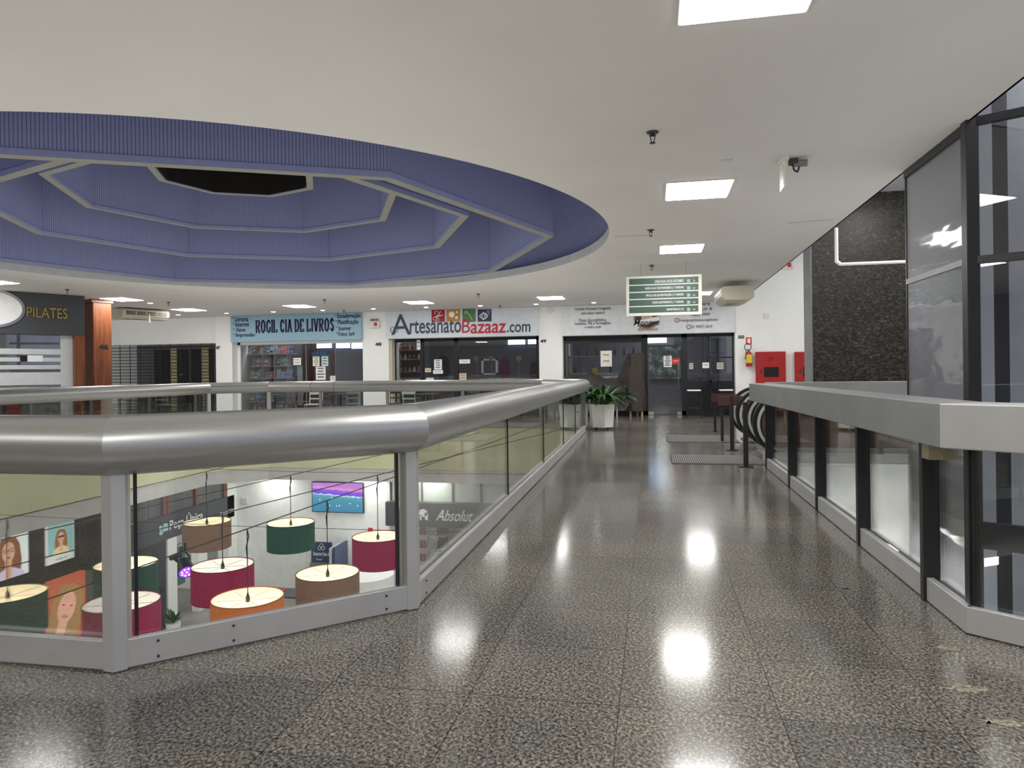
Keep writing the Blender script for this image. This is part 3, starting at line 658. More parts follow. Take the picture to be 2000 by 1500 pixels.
for nme, c_, r in sq:
    q = px_rect(*r, YS); m = MB(); m.box(q[0], q[1], YS-.006, YS, q[2], q[3]); so = m.build(nme, pm(nme, c_, .5), t)
    cx_, cz_ = (q[0]+q[1])/2, (q[2]+q[3])/2; m = MB(); Y_ = YS-.01
    E_ = lambda x, z, rx, rz, k=16, a0=0, a1=2*pi: [(x+rx*math.cos(a0+(a1-a0)*i/k), Y_, z+rz*math.sin(a0+(a1-a0)*i/k)) for i in range(k+1)]
    if nme[0] == 'r': m.path(E_(cx_-.1, cz_-.08, .06, .05), .008, 5); m.path(E_(cx_-.02, cz_-.12, .05, .05), .008, 5); m.path([(cx_-.05, Y_, cz_-.05), (cx_+.08, Y_, cz_+.14)], .012, 5); m.path([(cx_-.08, Y_, cz_-.02), (cx_+.14, Y_, cz_+.02)], .014, 5); m.path(E_(cx_-.06, cz_+.1, .05, .05, 12, 0, 4.5), .007, 5)
    elif nme[0] == 'o':
        for x, z, rr_ in ((-.05, .03, .09), (.11, .09, .035), (.1, -.07, .045)): m.slab((0, Y_), UX, ell(cx_+x, cz_+z, rr_, rr_), .003)
    elif nme[0] == 'g': m.path([(cx_+.1, Y_, cz_-.14), (cx_+.03, Y_, cz_), (cx_-.08, Y_, cz_+.1)], .009, 5); m.path(E_(cx_-.09, cz_+.09, .05, .03, 12, 0, 5), .007, 5)
    else:
        for k in range(5): m.path(E_(cx_-.03, cz_-.02, .03+.025*k, .12-.012*k), .006, 5)
        m.path([(cx_+.04, Y_, cz_-.1), (cx_+.17, Y_, cz_+.14)], .007, 5); m.path([(cx_+.0, Y_, cz_+.0), (cx_+.12, Y_, cz_+.16)], .007, 5)
    m.build('icon', M_paper, so)
# frozen food shop 50
t = fas('shop_sign', 'white frozen food shop fascia with round Mengue logo', fx(1098), fx(1436), 2.33, 3.195, pm('sign_white', (.66, .68, .70), .5))
for s, r in [('Comida Artesanal Congelada', (1123, 1193, 600, 607)), ('com sabor caseiro!', (1135, 1181, 608, 614)), ('Pizzas, Escondidinhos,', (1131, 1185, 622, 629)), ('Lasanhas, Filé à Parmegiana,', (1123, 1193, 628, 636)), ('e muito mais', (1142, 1174, 636, 641)),
             ('perfeito para', (1325, 1387, 590, 599)), ('almoço e', (1345, 1391, 599, 608)), ('happy hour', (1349, 1387, 609, 619)), ('/menguepizzasecongelados', (1327, 1402, 622, 629)), ('51 99071.3419', (1351, 1391, 635, 641))]:
    tx(s, t, M_gink, r, bold=.012)
cz = px_rect(1237, 1290, 600, 640, YS); cx_ = (cz[0]+cz[1])/2; R_ = (cz[1]-cz[0])/2; zc_ = ony(1264, 618, YS).z
m = MB(); m.slab((0, YS), UX, ell(cx_, zc_, R_, R_, 32), .004); lg = m.build('logo_disc', pm('logo_tan', (.42, .22, .12), .5), t)
m = MB(); m.slab((0, YS), UX, ell(cx_, zc_, R_*.86, R_*.86, 32), .003, .004); m.build('logo_field', pm('logo_dark', (.05, .05, .06), .5), lg)
m = MB(); m.slab((0, YS), UX, ell(cx_, zc_-.05, R_*.42, R_*.5, 24), .003, .008); m.build('logo_field', pm('logo_peach', (.62, .40, .30), .5), lg)
m = MB(); m.slab((0, YS), UX, [(cx_-.36, zc_-.27), (cx_+.36, zc_-.12), (cx_+.36, zc_+.0), (cx_-.36, zc_-.13)], .002, .012); m.build('logo_field', M_paper, lg)
tx('Mengue', t, pm('logo_ink', (.02, .02, .03), .5), (1238, 1288, 624, 639), shear=.25, bold=.005, off=.02)
tx('PIZZAS E CONGELADOS', t, M_gink, (1246, 1285, 641, 646))
for s, c_, (x, y) in (('instagram_badge', (.45, .12, .18), (1322, 625.5)), ('phone_badge', (.12, .3, .25), (1345, 638.5))):
    p = ony(x, y, YS); m = MB()
    for k in range(16):
        a, c2 = 2*pi*k/16, 2*pi*(k+1)/16; m.path([(p.x+.055*math.cos(a), YS-.005, p.z+.055*math.sin(a)), (p.x+.055*math.cos(c2), YS-.005, p.z+.055*math.sin(c2))], .014, 5)
    m.build('badge', pm(s, c_, .5), t)
# pier numbers
for s, (x, y), yy, lb in (('47', (426, 679), YB, 'black numerals 47 on the white pier left of the bookshop'), ('48', (739, 672), YB, 'black numerals 48 on the pier between bookshop and craft shop'), ('49', (1061, 666), YB, 'black numerals 49 on the pier left of the frozen food shop'), ('50', (1447.5, 658), YB, 'black numerals 50 on the white wall right of the frozen food shop')):
    w_ = 4 if s == '47' else 6
    o = text(s, 'pier_number', M_black, None, (0, yy), UX, px_rect(x-w_, x+w_, y-3, y+3.5, yy), bold=.03, depth=.01)
    tag(o, lb, 'house number')

# ---------------------------------------------------------------- shop fronts
YG = 20.75
M_shelf = pm('grey_shelf', (.42, .44, .45), .5)
def R(px, py, Y): p = ony(px, py, Y); return p.x, p.z
# 48 bookshop
t = thing('storefront', 'glazed bookshop front with white frame', 'shop front', ((fx(451)+fx(706))/2, YG, 0))
m = MB(); m.box(fx(451), fx(706), YG, YG+.01, .05, 2.36); m.build('glass_pane', M_shopglass, t)
m = MB(); m.box(fx(450)+.0, fx(706), YG-.04, YG+.04, 2.28, 2.36); m.box(fx(450), fx(706), YG-.04, YG+.04, 0, .06); m.box(fx(450), fx(455), YG-.04, YG+.04, 0, 2.36); m.build('frame', M_white, t)
m = MB(); x = R(598, 700, YG)[0]; m.box(x-.012, x+.012, YG-.01, YG+.02, .06, 2.28); m.box(R(655, 700, YG)[0], R(655, 700, YG)[0]+.015, YG-.01, YG+.02, .06, 2.28); m.build('glazing_joint', M_alud, t)
serif_text('ROGIL', pm('cyan_vinyl', (.03, .25, .50), .5), t, (0, YG), UX, px_rect(610, 641, 688, 694, YG), .16)
# sky windows at the rear of the shops
for i, (x0, x1, y0, y1, l) in enumerate([(618, 647, 668, 680, 'bright rear window of the bookshop, first of three'), (654, 683, 667, 680, 'bright rear window of the bookshop, middle of three'), (686, 707, 667, 681, 'bright rear window of the bookshop beside the pier'),
                         (992, 1025, 661, 673, 'bright rear window seen through the craft shop'), (1031, 1049, 660, 672, 'bright rear window at the craft shop pier'), (1265, 1302, 655, 670, 'bright rear window seen through the glass door')]):
    q = px_rect(x0, x1, y0, y1, 25.4); t2 = thing('window_%d' % (i+2), l, 'window', ((q[0]+q[1])/2, 25.4, q[2])); t2['kind'] = 'structure'
    m = MB(); m.box(q[0], q[1], 25.42, 25.44, q[2], q[3]); m.build('pane', emis('daylight_pane', (.50, .72, 1.0), 1.6), t2)
    m = MB(); m.box(q[0]-.04, q[1]+.04, 25.40, 25.42, q[2]-.04, q[2]); m.box(q[0]-.04, q[1]+.04, 25.40, 25.42, q[3], q[3]+.04); m.build('window_frame', M_dark, t2)
# book display
bs = thing('bookshelf', 'grey tiered book display behind the bookshop window', 'bookshelf', (-12, 21.5, 0))
YK = 21.25
rows = [('top', 691, 456, 571, 17), ('second', 714.5, 464, 560, 12), ('third', 738, 470, 567, 13), ('fourth', 784, 468, 590, 9), ('bottom', 803, 458, 560, 10)]
xb0, xb1 = ony(456, 700, YK).x, ony(592, 700, YK).x
for nm, y, a, c, n_ in rows:
    z = ony((a+c)/2, y, YK).z; m = MB(); m.box(ony(a, y, YK).x-.05, ony(c, y, YK).x+.05, YK, YK+.35, z-.03, z); m.build('shelf', M_shelf, bs)
m = MB(); m.box(xb0, xb1, YK+.36, YK+.39, .1, 2.3); m.build('back_panel', pm('shelf_back_dark', (.06, .06, .07), .6), bs)
for px in (485, 512, 535, 560): 
    x = ony(px, 720, YK).x; m = MB(); m.box(x-.02, x+.0, YK+.05, YK+.35, .1, 2.05); m.build('divider', M_shelf, bs)
bcols = [('orange', 'c06a35'), ('yellow', 'd8b03a'), ('black', '24242c'), ('white', 'd6d6d0'), ('crimson', 'a03048'), ('pink', 'c27a8c'), ('grey', '8a8a90'), ('blue', '4a6ca8'), ('cream', 'd6caa0'), ('green', '5f8a60'), ('navy', '28304e'), ('pale blue', '8fb4dc'), ('brown', '6b4630')]
ordn = ['first', 'second', 'third', 'fourth', 'fifth', 'sixth', 'seventh', 'eighth', 'ninth', 'tenth', 'eleventh', 'twelfth', 'thirteenth', 'fourteenth', 'fifteenth', 'sixteenth', 'seventeenth']
bk0 = None
for nm, y, a, c, n_ in rows:
    z = ony((a+c)/2, y, YK).z
    for k in range(n_):
        px = a+(c-a)*(k+.5)/n_; x = ony(px, y, YK).x; w_ = (ony(c, y, YK).x-ony(a, y, YK).x)/n_*random.uniform(.75, .98); h_ = random.uniform(.19, .30)
        cn, cc = random.choice(bcols)
        if nm == 'third' and k > n_-4: cn, cc = ('pale blue', '8fb4dc')
        if nm == 'second' and k < 3: cn, cc = ('crimson', 'a03048')
        m = MB(); yb = YK+.08
        m.add([(x-w_/2, yb, z), (x+w_/2, yb, z), (x+w_/2, yb+.03, z), (x-w_/2, yb+.03, z), (x-w_/2, yb+.07, z+h_), (x+w_/2, yb+.07, z+h_), (x+w_/2, yb+.10, z+h_), (x-w_/2, yb+.10, z+h_)],
              [(0, 3, 2, 1), (4, 5, 6, 7), (1, 2, 6, 5), (2, 3, 7, 6), (3, 0, 4, 7), (0, 1, 5, 4)])
        m.cur = 1
        j = random.uniform(.3, .7); u0 = x-w_*.36; u1 = x+w_*.36
        def P(u, q): return (u, yb+.07*q-.003, z+h_*q)
        m.quad(P(u0, j-.2), P(u1, j-.2), P(u1, j+.08), P(u0, j+.08)); m.quad(P(u0, .82), P(u1, .82), P(u1, .92), P(u0, .92))
        cn2, cc2 = random.choice(bcols)
        o = m.build('book', [pm('cover_'+cn, cc, .4), pm('cover_'+cn2, cc2, .4)], None)
        tag(o, '%s book, %s from the left on the %s display shelf' % (cn, ordn[k], nm), 'book', 'books in the bookshop window')
def notice(r, Y, label, mat=M_paper, lines=4, ink=M_gink, name='notice', cat='notice'):
    q = px_rect(*r, Y); m = MB(); m.box(q[0], q[1], Y-.004, Y, q[2], q[3]); m.cur = 1; h = (q[3]-q[2])
    for k in range(lines):
        z = q[3]-h*(k+.8)/(lines+.6); w_ = (q[1]-q[0])*random.uniform(.1, .25)
        m.quad((q[0]+w_, Y-.006, z), (q[1]-w_, Y-.006, z), (q[1]-w_, Y-.006, z+h*.09), (q[0]+w_, Y-.006, z+h*.09))
    return tag(m.build(name, [mat, ink]), label, cat)
pale = pm('pale_green_paper', (.55, .68, .62), .6)
notice((611, 624, 696, 715), YG-.02, 'cream notice under the blue ROGIL letters, left one', M_paper, 5, pm('olive_ink', (.25, .3, .1), .6))
notice((628, 641, 696, 715), YG-.02, 'pale green notice under the blue ROGIL letters, right one', pale, 3)
notice((617, 636, 716, 742), YG-.02, 'large white notice on the bookshop glass below the other two', M_paper, 4)
notice((645, 655, 734, 744), YG-.02, 'small white note low on the bookshop glass', M_paper, 2)
notice((573, 588, 699, 713), YG-.02, 'orange and white flyer on the bookshop glass', M_paper, 2, pm('orange_ink', (.7, .25, .08), .6))
q = px_rect(581, 591, 715, 745, YG+.3); m = MB(); m.box(q[0], q[1], YG+.28, YG+.3, .3, q[3]); tag(m.build('banner', pale), 'tall pale green banner standing inside the bookshop window', 'banner')
q = px_rect(562, 605, 683, 700, 22.2); m = MB(); m.box(q[0], q[1], 22.2, 22.5, 1.0, q[3]); tag(m.build('display_cabinet', M_black), 'black cabinet inside the bookshop behind the flyer', 'cabinet')
q = px_rect(640, 705, 728, 745, 23.0); m = MB(); m.box(q[0], q[1], 22.9, 23.5, .75, .8)
for x in (q[0]+.1, q[1]-.1): m.box(x-.03, x+.03, 23, 23.06, 0, .75)
tag(m.build('desk', M_shelf), 'grey desk inside the bookshop', 'desk')

# 49 craft shop
t = thing('storefront', 'black framed glazed front of the craft shop', 'shop front', ((fx(757)+fx(1052))/2, YG, 0))
xa, xc = fx(762), fx(1051)
m = MB(); m.box(xa, xc, YG, YG+.01, .05, 2.36); m.build('glass_pane', M_shopglass, t)
m = MB(); m.box(xa, xc, YG-.05, YG+.05, 2.27, 2.36); m.box(xa, xc, YG-.05, YG+.05, 0, .08)
for a, c in ((762, 773), (821, 828), (888, 896), (1048, 1052)): m.box(R(a, 700, YG)[0], R(c, 700, YG)[0], YG-.05, YG+.05, 0, 2.36)
m.build('frame', M_black, t)
m = MB(); m.box(fx(757), xa, YG-.3, YG, 0, 2.36); m.build('jamb', M_cream, t)
notice((848, 863, 702, 722), YG-.06, 'white notice on the craft shop door', M_paper, 4)
notice((846, 865, 723, 730), YG-.06, 'small white strip notice under the craft door notice', M_paper, 1)
notice((830, 842, 719, 727), YG-.06, 'small cream sticker on the craft shop door', M_cream, 1)
notice((833, 847, 738, 744), YG-.06, 'small white card low on the craft shop door', M_paper, 1)
notice((897, 918, 702, 710), YG-.06, 'white strip sign on the right craft window', M_paper, 1)
notice((897, 911, 729, 742), YG-.06, 'red and cream flyer in the corner of the craft window', M_cream, 2, M_redl)
notice((814, 821, 664, 683), YG-.06, 'narrow white tag at the top of the craft window', M_paper, 2)
# dolls shelf
sh = thing('doll_shelf', 'white shelf unit of dolls inside the craft shop', 'shelf', (R(798, 700, 21.6)[0], 21.6, 0))
x0, x1 = R(776, 700, 21.6)[0], R(820, 700, 21.6)[0]
for z in (.5, .95, 1.35, 1.75, 2.05): m = MB(); m.box(x0, x1, 21.6, 21.95, z-.02, z); m.build('shelf', M_shelf, sh)
m = MB(); m.box(x0-.05, x0, 21.55, 21.98, 0, 2.3); m.build('side_panel', M_white, sh); m = MB(); m.box(x0, x1, 21.96, 21.98, 0, 2.3); m.build('back_panel', M_char, sh)
dcol = [('pink', 'b06078'), ('red', 'a03040'), ('beige', 'c0a080'), ('brown', '70503a'), ('yellow', 'c8a040'), ('white', 'd8d8d0'), ('orange', 'c07040'), ('grey', '888890')]
for r_i, z in enumerate((2.05, 1.75, 1.35, .95)):
    for k in range(5):
        cn, cc = dcol[(k*3+r_i*2) % 8]; x = x0+(x1-x0)*(k+.5)/5; hh = random.uniform(.16, .24)
        d = thing('doll', '%s rag doll, %s along the %s shelf of the craft shop' % (cn, ordn[k], ['top', 'second', 'third', 'lowest'][r_i]), 'doll', (x, 21.72, z), 'dolls in the craft shop')
        m = MB(); m.lathe([(.0, 0), (.05, .0), (.06, hh*.15), (.03, hh*.6), (.0, hh*.62)], (x, 21.72, z), 10); m.build('body', pm('doll_'+cn, cc, .7), d, smooth=True)
        m = MB(); m.lathe([(.0, 0), (.03, .012), (.04, .04), (.03, .07), (0, .08)], (x, 21.72, z+hh*.55), 10); m.build('head', pm('doll_face', 'd0a890', .6), d, smooth=True)
        m = MB(); m.lathe([(.042, 0), (.046, .03), (.03, .055), (0, .06)], (x, 21.725, z+hh*.55+.035), 10); m.build('hair', pm('doll_hair', '4a3020', .8), d, smooth=True)
# garments
def garment(px, py0, py1, w, col, label, Y=21.6):
    x, z1 = R(px, py0, Y); _, z0 = R(px, py1, Y); c = thing('hanging_sweater', label, 'clothing', (x, Y, z0), 'garments in the craft shop')
    h = z1-z0; pr = [(-.5, 0), (.5, 0), (.46, .55), (.62, .2), (.74, .25), (.5, .85), (.16, .97), (0, .9), (-.16, .97), (-.5, .85), (-.74, .25), (-.62, .2), (-.46, .55)]
    m = MB(); m.slab((x, Y), UX, [(a*w, z0+b_*h) for a, b_ in pr], .08); m.build('sweater', pm('knit_'+label[:8].replace(' ', '_'), col, .9, noise=.3, scale=30), c)
    m = MB(); m.path([(x-w*.4, Y-.04, z1-.03), (x, Y-.04, z1+.05), (x+w*.4, Y-.04, z1-.03)], .01); m.path([(x, Y-.04, z1+.05), (x, Y-.04, z1+.12)], .006); m.build('hanger', M_dark, c)
garment(867, 690, 742, .30, (.035, .035, .06), 'dark navy garment hanging behind the craft shop door')
garment(986, 698, 742, .26, (.13, .03, .06), 'maroon hooded sweater hanging in the craft window')
garment(1044, 704, 742, .22, (.05, .03, .06), 'dark purple sweater by the right edge of the craft window')
q = px_rect(940, 972, 701, 732, 22.2); m = MB()
for a, c, e, f in ((q[0], q[1], q[3]-.05, q[3]), (q[0], q[1], q[2], q[2]+.05), (q[0], q[0]+.07, q[2], q[3]), (q[1]-.07, q[1], q[2], q[3])): m.box(a, c, 22.2, 22.24, e, f)
tag(m.build('empty_picture_frame', M_paper), 'empty white frame standing inside the craft shop window', 'frame')
q = px_rect(896, 1048, 740, 800, 21.4); m = MB(); m.box(q[0], q[1], 21.3, 21.8, .05, .95); m.box(q[0]-.02, q[1]+.02, 21.25, 21.85, .95, .98)
tag(m.build('display_counter', M_char), 'dark display counter along the craft shop window', 'counter')
for k, px in enumerate((931, 960, 1014)):
    x, z = R(px, 700, 21.6); m = MB()
    for j in range(6): a = j*pi/3; m.slab((x, 21.55), UX, ell(.05*math.cos(a), z+.05*math.sin(a), .035, .035, 10), .01)
    m.rod((x, 21.57, z-.03), (x, 21.57, .98), .006)
    tag(m.build('paper_flower', pm('peach_felt', (.6, .38, .2), .8)), ['peach felt flower left of the white frame', 'peach felt flower in front of the white frame', 'peach felt flower right of the maroon sweater'][k], 'flower', 'felt flowers in the craft window')

# 50 frozen food shop
t = thing('storefront', 'black framed shop front under the Mengue sign', 'shop front', ((fx(1098)+fx(1436))/2, YG, 0))
m = MB()
for a, c in ((1098, 1105), (1253, 1265), (1331, 1342), (1430, 1436)): m.box(R(a, 700, YG)[0], R(c, 700, YG)[0], YG-.06, YG+.06, 0, 2.33)
m.box(R(1098, 700, YG)[0], R(1436, 700, YG)[0], YG-.06, YG+.06, 2.24, 2.33); m.box(R(1098, 700, YG)[0], R(1265, 700, YG)[0], YG-.06, YG+.06, 0, .12); m.box(R(1331, 700, YG)[0], R(1436, 700, YG)[0], YG-.06, YG+.06, 0, .12)
m.box(R(1098, 700, YG)[0], R(1265, 700, YG)[0], YG-.05, YG+.05, 2.12, 2.24)
m.build('frame', M_black, t)
for a, c in ((1105, 1253), (1342, 1430)): m = MB(); m.box(R(a, 700, YG)[0], R(c, 700, YG)[0], YG, YG+.01, .12, 2.24); m.build('glass_pane', M_shopglass, t)
m = MB(); m.box(R(1342, 700, YG)[0], R(1430, 700, YG)[0], YG-.03, YG+.03, 0, .98); m.build('lower_panel', M_black, t)
for px in (1384,): m = MB(); m.box(R(px-3, 700, YG)[0], R(px+3, 700, YG)[0], YG-.03, YG+.03, .98, 2.24); m.build('mullion', M_black, t)
m = MB(); m.box(R(1386, 700, YG)[0], R(1430, 700, YG)[0], YG-.03, YG+.03, 1.62, 1.66); m.build('transom', M_black, t)
dr = thing('door_1', 'clear glass shop door with steel floor fittings', 'door', (R(1298, 700, YG)[0], YG, 0)); dr['kind'] = 'structure'
m = MB(); m.box(R(1265, 700, YG)[0]+.01, R(1331, 700, YG)[0]-.01, YG+.0, YG+.012, .03, 2.22); m.build('glass_leaf', M_shopglass, dr)
for px in (1270, 1327):
    x = R(px, 700, YG)[0]; m = MB(); m.box(x-.08, x+.08, YG-.02, YG+.03, .01, .1); m.build('floor_fitting', M_chrome, dr)
m = MB(); m.box(R(1265, 700, YG)[0]+.01, R(1331, 700, YG)[0]-.01, YG-.02, YG+.03, 1.98, 2.02); m.build('transom_bar', M_dark, dr)
m = MB(); x = R(1325, 700, YG)[0]; m.rod((x, YG-.06, .8), (x, YG-.06, 1.5), .015, 8); m.build('handle', M_chrome, dr)
notice((1296, 1312, 695, 717), YG-.03, 'white notice taped on the glass door', M_paper, 5)
notice((1312, 1328, 700, 711), YG-.03, 'small red sign on the glass door beside the notice', M_redl, 1, M_paper)
notice((1173, 1195, 685, 716), YG-.03, 'food poster taped inside the frozen food window', M_paper, 2, pm('food_orange', (.6, .3, .1), .6))
notice((1372, 1385, 708, 719), YG-.04, 'white square sticker with a keyhole mark on the right window', M_paper, 1, M_black)
notice((1346, 1354, 709, 721), YG-.04, 'dim paper at the left of the right shop window', M_cream, 2); notice((1400, 1413, 708, 721), YG-.04, 'dim paper on the right pane of the shop window', M_cream, 2)
# interior furniture of 50
q = px_rect(1110, 1250, 726, 732, 23); m = MB(); m.box(q[0], q[1], 22.8, 23.3, 1.2, 1.24); m.box(q[0], q[1], 22.8, 23.3, 1.75, 1.79); m.box(q[0], q[0]+.04, 22.8, 23.3, 0, 2.2); m.box(q[1]-.04, q[1], 22.8, 23.3, 0, 2.2)
tag(m.build('back_bar_shelf', M_shelf), 'shelf unit with bottles inside the frozen food shop', 'shelf')
for k in range(14):
    x = q[0]+.2+(q[1]-q[0]-.4)*k/13; cn, cc = [('green', '2c4a34'), ('brown', '4a3020'), ('clear', '9aa4a8'), ('purple', '4a3a70')][k % 4]; zz = 1.79 if k % 2 else 1.24
    m = MB(); m.lathe([(0, 0), (.04, 0), (.04, .16), (.015, .21), (.015, .27), (0, .27)], (x, 23.0, zz), 10)
    tag(m.build('bottle', pm('bottle_'+cn, cc, .2), smooth=True), '%s bottle, %s along the shelf inside the frozen food shop' % (cn, ordn[k]), 'bottle', 'bottles inside the frozen food shop')
q = px_rect(1156, 1166, 718, 728, 22.0); m = MB(); m.box(q[0], q[1], 22, 22.1, 1.05, q[3]); tag(m.build('menu_card', pm('yellow_card', (.6, .5, .08), .6)), 'small yellow card behind the frozen food window', 'card')
# courtyard garden board behind the glass door, lit by an added panel
m = MB(); q = px_rect(1268, 1330, 674, 740, 25.3); m.box(q[0], q[1], 25.36, 25.4, q[2], q[3]); tag(m.build('garden_view', ramp_noise('garden_green', [(.3, '1f2a28'), (.5, '46564f'), (.65, '8d9a98')], 5, .8)), 'greenish garden seen at the rear through the glass door', 'garden view')

# 46/47 closed unit with roller grille
t = thing('roller_grille', 'black roller grille closing the unit left of the bookshop', 'grille', (-16.2, YG, 0))
xg0, xg1 = -18.5, fx(418)
for k in range(22): z = .06+k*.105; m = MB(); m.rod((xg0, YG, z), (xg1, YG, z), .012, 6); m.build('rail_bar', M_black, t)
for k in range(13): x = xg0+(xg1-xg0)*k/12; m = MB(); m.rod((x, YG-.01, 0), (x, YG-.01, 2.36), .012, 6); m.build('upright_bar', M_black, t)
for k, (a, c) in enumerate(((303, 330), (346, 367), (372, 392), (408, 416))):
    q = px_rect(a, c, 673, 830, YG+.5); m = MB(); m.box(q[0], q[1], YG+.5, YG+.55, .0, 2.2)
    tag(m.build('door_leaf', M_black), ['wide black door leaf', 'black door leaf with a letter slot', 'black door leaf beside the letter slot', 'narrow black door leaf by the pier'][k]+' behind the roller grille', 'door', 'black doors behind the grille')
for k, (a, c) in enumerate(((333, 346), (393, 408))):
    q = px_rect(a, c, 673, 830, YG+.53); m = MB(); m.box(q[0], q[1], YG+.53, YG+.56, .1, 2.25); m.cur = 1
    for j in range(12): z = .2+j*.17; m.quad((q[0], YG+.525, z), (q[1], YG+.525, z), (q[1], YG+.525, z+.015), (q[0], YG+.525, z+.015))
    tag(m.build('cream_tile_strip', [pm('cream_tiles', (.45, .38, .22), .4), M_gink]), ['cream tiled strip between the black doors', 'cream tiled strip nearer the bookshop pier'][k], 'tile strip', 'cream strips behind the grille')
p = ony(354, 732, YG+.49); m = MB(); m.box(p.x-.06, p.x+.06, YG+.48, YG+.5, p.z-.015, p.z+.015); tag(m.build('letter_slot', M_chrome), 'small bright letter slot on the black door', 'letter slot')
m = MB(); m.box(-18.5, R(300, 700, 22.5)[0], 22.5, 22.6, 0, 2.3); tag(m.build('inner_glass_wall', pm('dim_grey_glass', (.09, .095, .10), .2)), 'dim grey glazed partition behind the grille', 'partition')

# ---------------------------------------------------------------- Pilates shop on the left
K = onz(165, 578, 3.2); D = Vector((.49, .872, 0)); D.normalize(); NRM = Vector((D.y, -D.x, 0))
def onP(px, py):
    d = ray(px, py); k = (Vector((K.x, K.y, 0))-Vector((0, 0, 0))).dot(NRM)/d.dot(NRM); p = _C+d*k; return (p-Vector((K.x, K.y, 0))).dot(D), p.z
PO = (K.x, K.y)
t = thing('shop_sign', 'dark charcoal fascia with gold PILATES letters at the left', 'shop sign', (K.x, K.y, 2.3))
zb = onP(165, 656)[1]
m = MB(); m.slab(PO, D, [(-6, zb), (0, zb), (0, 3.195), (-6, 3.195)], -.25); m.build('panel', M_char, t)
a0, z1 = onP(51, 599); a1, _ = onP(131, 605); _, z0 = onP(51, 620); text('PILATES', 'gold_lettering', M_gold, t, PO, D, (a0, a1, z0, z1), bold=.01, depth=.03)
a, z = onP(-18, 602); m = MB(); m.slab(PO, D, ell(a, z, .62, .42, 32), .04); lo = m.build('round_logo', M_chrome, t); m = MB(); m.slab(PO, D, ell(a, z, .56, .36, 32), .01, .04); m.build('logo_face', M_paper, lo)
t = thing('storefront', 'pilates studio window with frosted stripes and wooden jamb', 'shop front', (K.x, K.y, 0))
aj, _ = onP(146, 700)
m = MB(); m.slab(PO, D, [(-6, .05), (aj, .05), (aj, zb), (-6, zb)], .01, -.15); m.build('glass_pane', M_shopglass, t)
fr = pm('frosted_film', (.55, .57, .57), .5, noise=.05)
zf = lambda y: onP(70, y)[1]
for ya, yc in ((681, 692), (698, 706), (713, 721), (727, 752)):
    m = MB(); m.slab(PO, D, [(-6, zf(yc)), (aj-.25, zf(yc)), (aj-.25, zf(ya)), (-6, zf(ya))], .002, -.138); m.build('frosted_stripe', fr, t)
m = MB(); m.slab(PO, D, [(aj-.25, .1), (aj, .1), (aj, zb), (aj-.25, zb)], .002, -.136); m.build('frosted_stripe', fr, t)
m = MB(); m.slab(PO, D, [(aj, 0), (.0, 0), (.0, zb), (aj, zb)], -.2, .0); m.build('wooden_jamb', M_wood, t, bevel=.01)
a, z = onP(65, 700); m = MB(); m.slab(PO, D, [(a-.22, z-.07), (a+.22, z-.07), (a+.22, z+.07), (a-.22, z+.07)], .004, -.13); m.build('sticker', M_paper, t)
m = MB(); m.slab(PO, D, [(a-.22, z-.07), (a-.08, z-.07), (a-.08, z+.07), (a-.22, z+.07)], .004, -.124); m.build('sticker_logo', M_soot, t)
m = MB(); m.slab(PO, D, [(-6, 0), (1.2, 0), (1.2, 3.2), (-6, 3.2)], .05, -2.6); struct(m.build('wall_studio_rear', pm('studio_wall', (.34, .35, .36), .7)))
for k, (a_, w_) in enumerate(((-2.2, .5), (-1.6, .35), (-1.1, .3))):
    m = MB(); m.slab(PO, D, [(a_-w_/2, 0), (a_+w_/2, 0), (a_+w_/2, [1.0, 1.25, .9][k]), (a_-w_/2, [1.0, 1.25, .9][k])], .4, -1.6)
    tag(m.build('studio_cabinet', [M_dark, M_shelf, M_redl][k]), ['dark low cabinet', 'grey taller cabinet', 'red low cabinet'][k]+' inside the pilates studio', 'cabinet')
a, z = onP(48, 746); m = MB(); m.slab(PO, D, [(a-.14, z-.12), (a+.14, z-.12), (a+.17, z+.14), (a-.11, z+.14)], .02, -.3); tag(m.build('picture_frame', M_cream), 'small cream picture frame standing in the pilates window', 'picture frame')
# wooden column
col = thing('wooden_column', 'varnished wooden column numbered 46 beside the pilates fascia', 'column', (K.x, K.y, 0))
c0 = onz(181, 584, 3.2); c0 = Vector((c0.x, c0.y, 0)); m = MB()
bk = Vector((K.x, K.y, 0))-NRM*.2
q = [c0, c0+D*.42, c0+D*.42-NRM*.75, c0-NRM*.75]; m.prism([(p.x, p.y) for p in q], 0, 3.12); m.build('shaft', M_wood, col, bevel=.015)
m = MB(); q = [c0+NRM*.03-D*.03, c0+D*.45+NRM*.03, c0+D*.45-NRM*.75, c0-NRM*.75-D*.03]; m.prism([(p.x, p.y) for p in q], 3.12, 3.195); m.build('capital', M_wood, col)
text('46', 'numerals', M_black, col, (c0.x, c0.y), D, (.12, .34, 1.98, 2.10), bold=.03)
m = MB(); q = c0-NRM*.35-D*.02; m.rod((q.x, q.y-.03, .1), (q.x, q.y-.03, 1.0), .02, 8); tag(m.build('steel_pull', M_chrome), 'vertical steel pull beside the wooden column', 'handle')

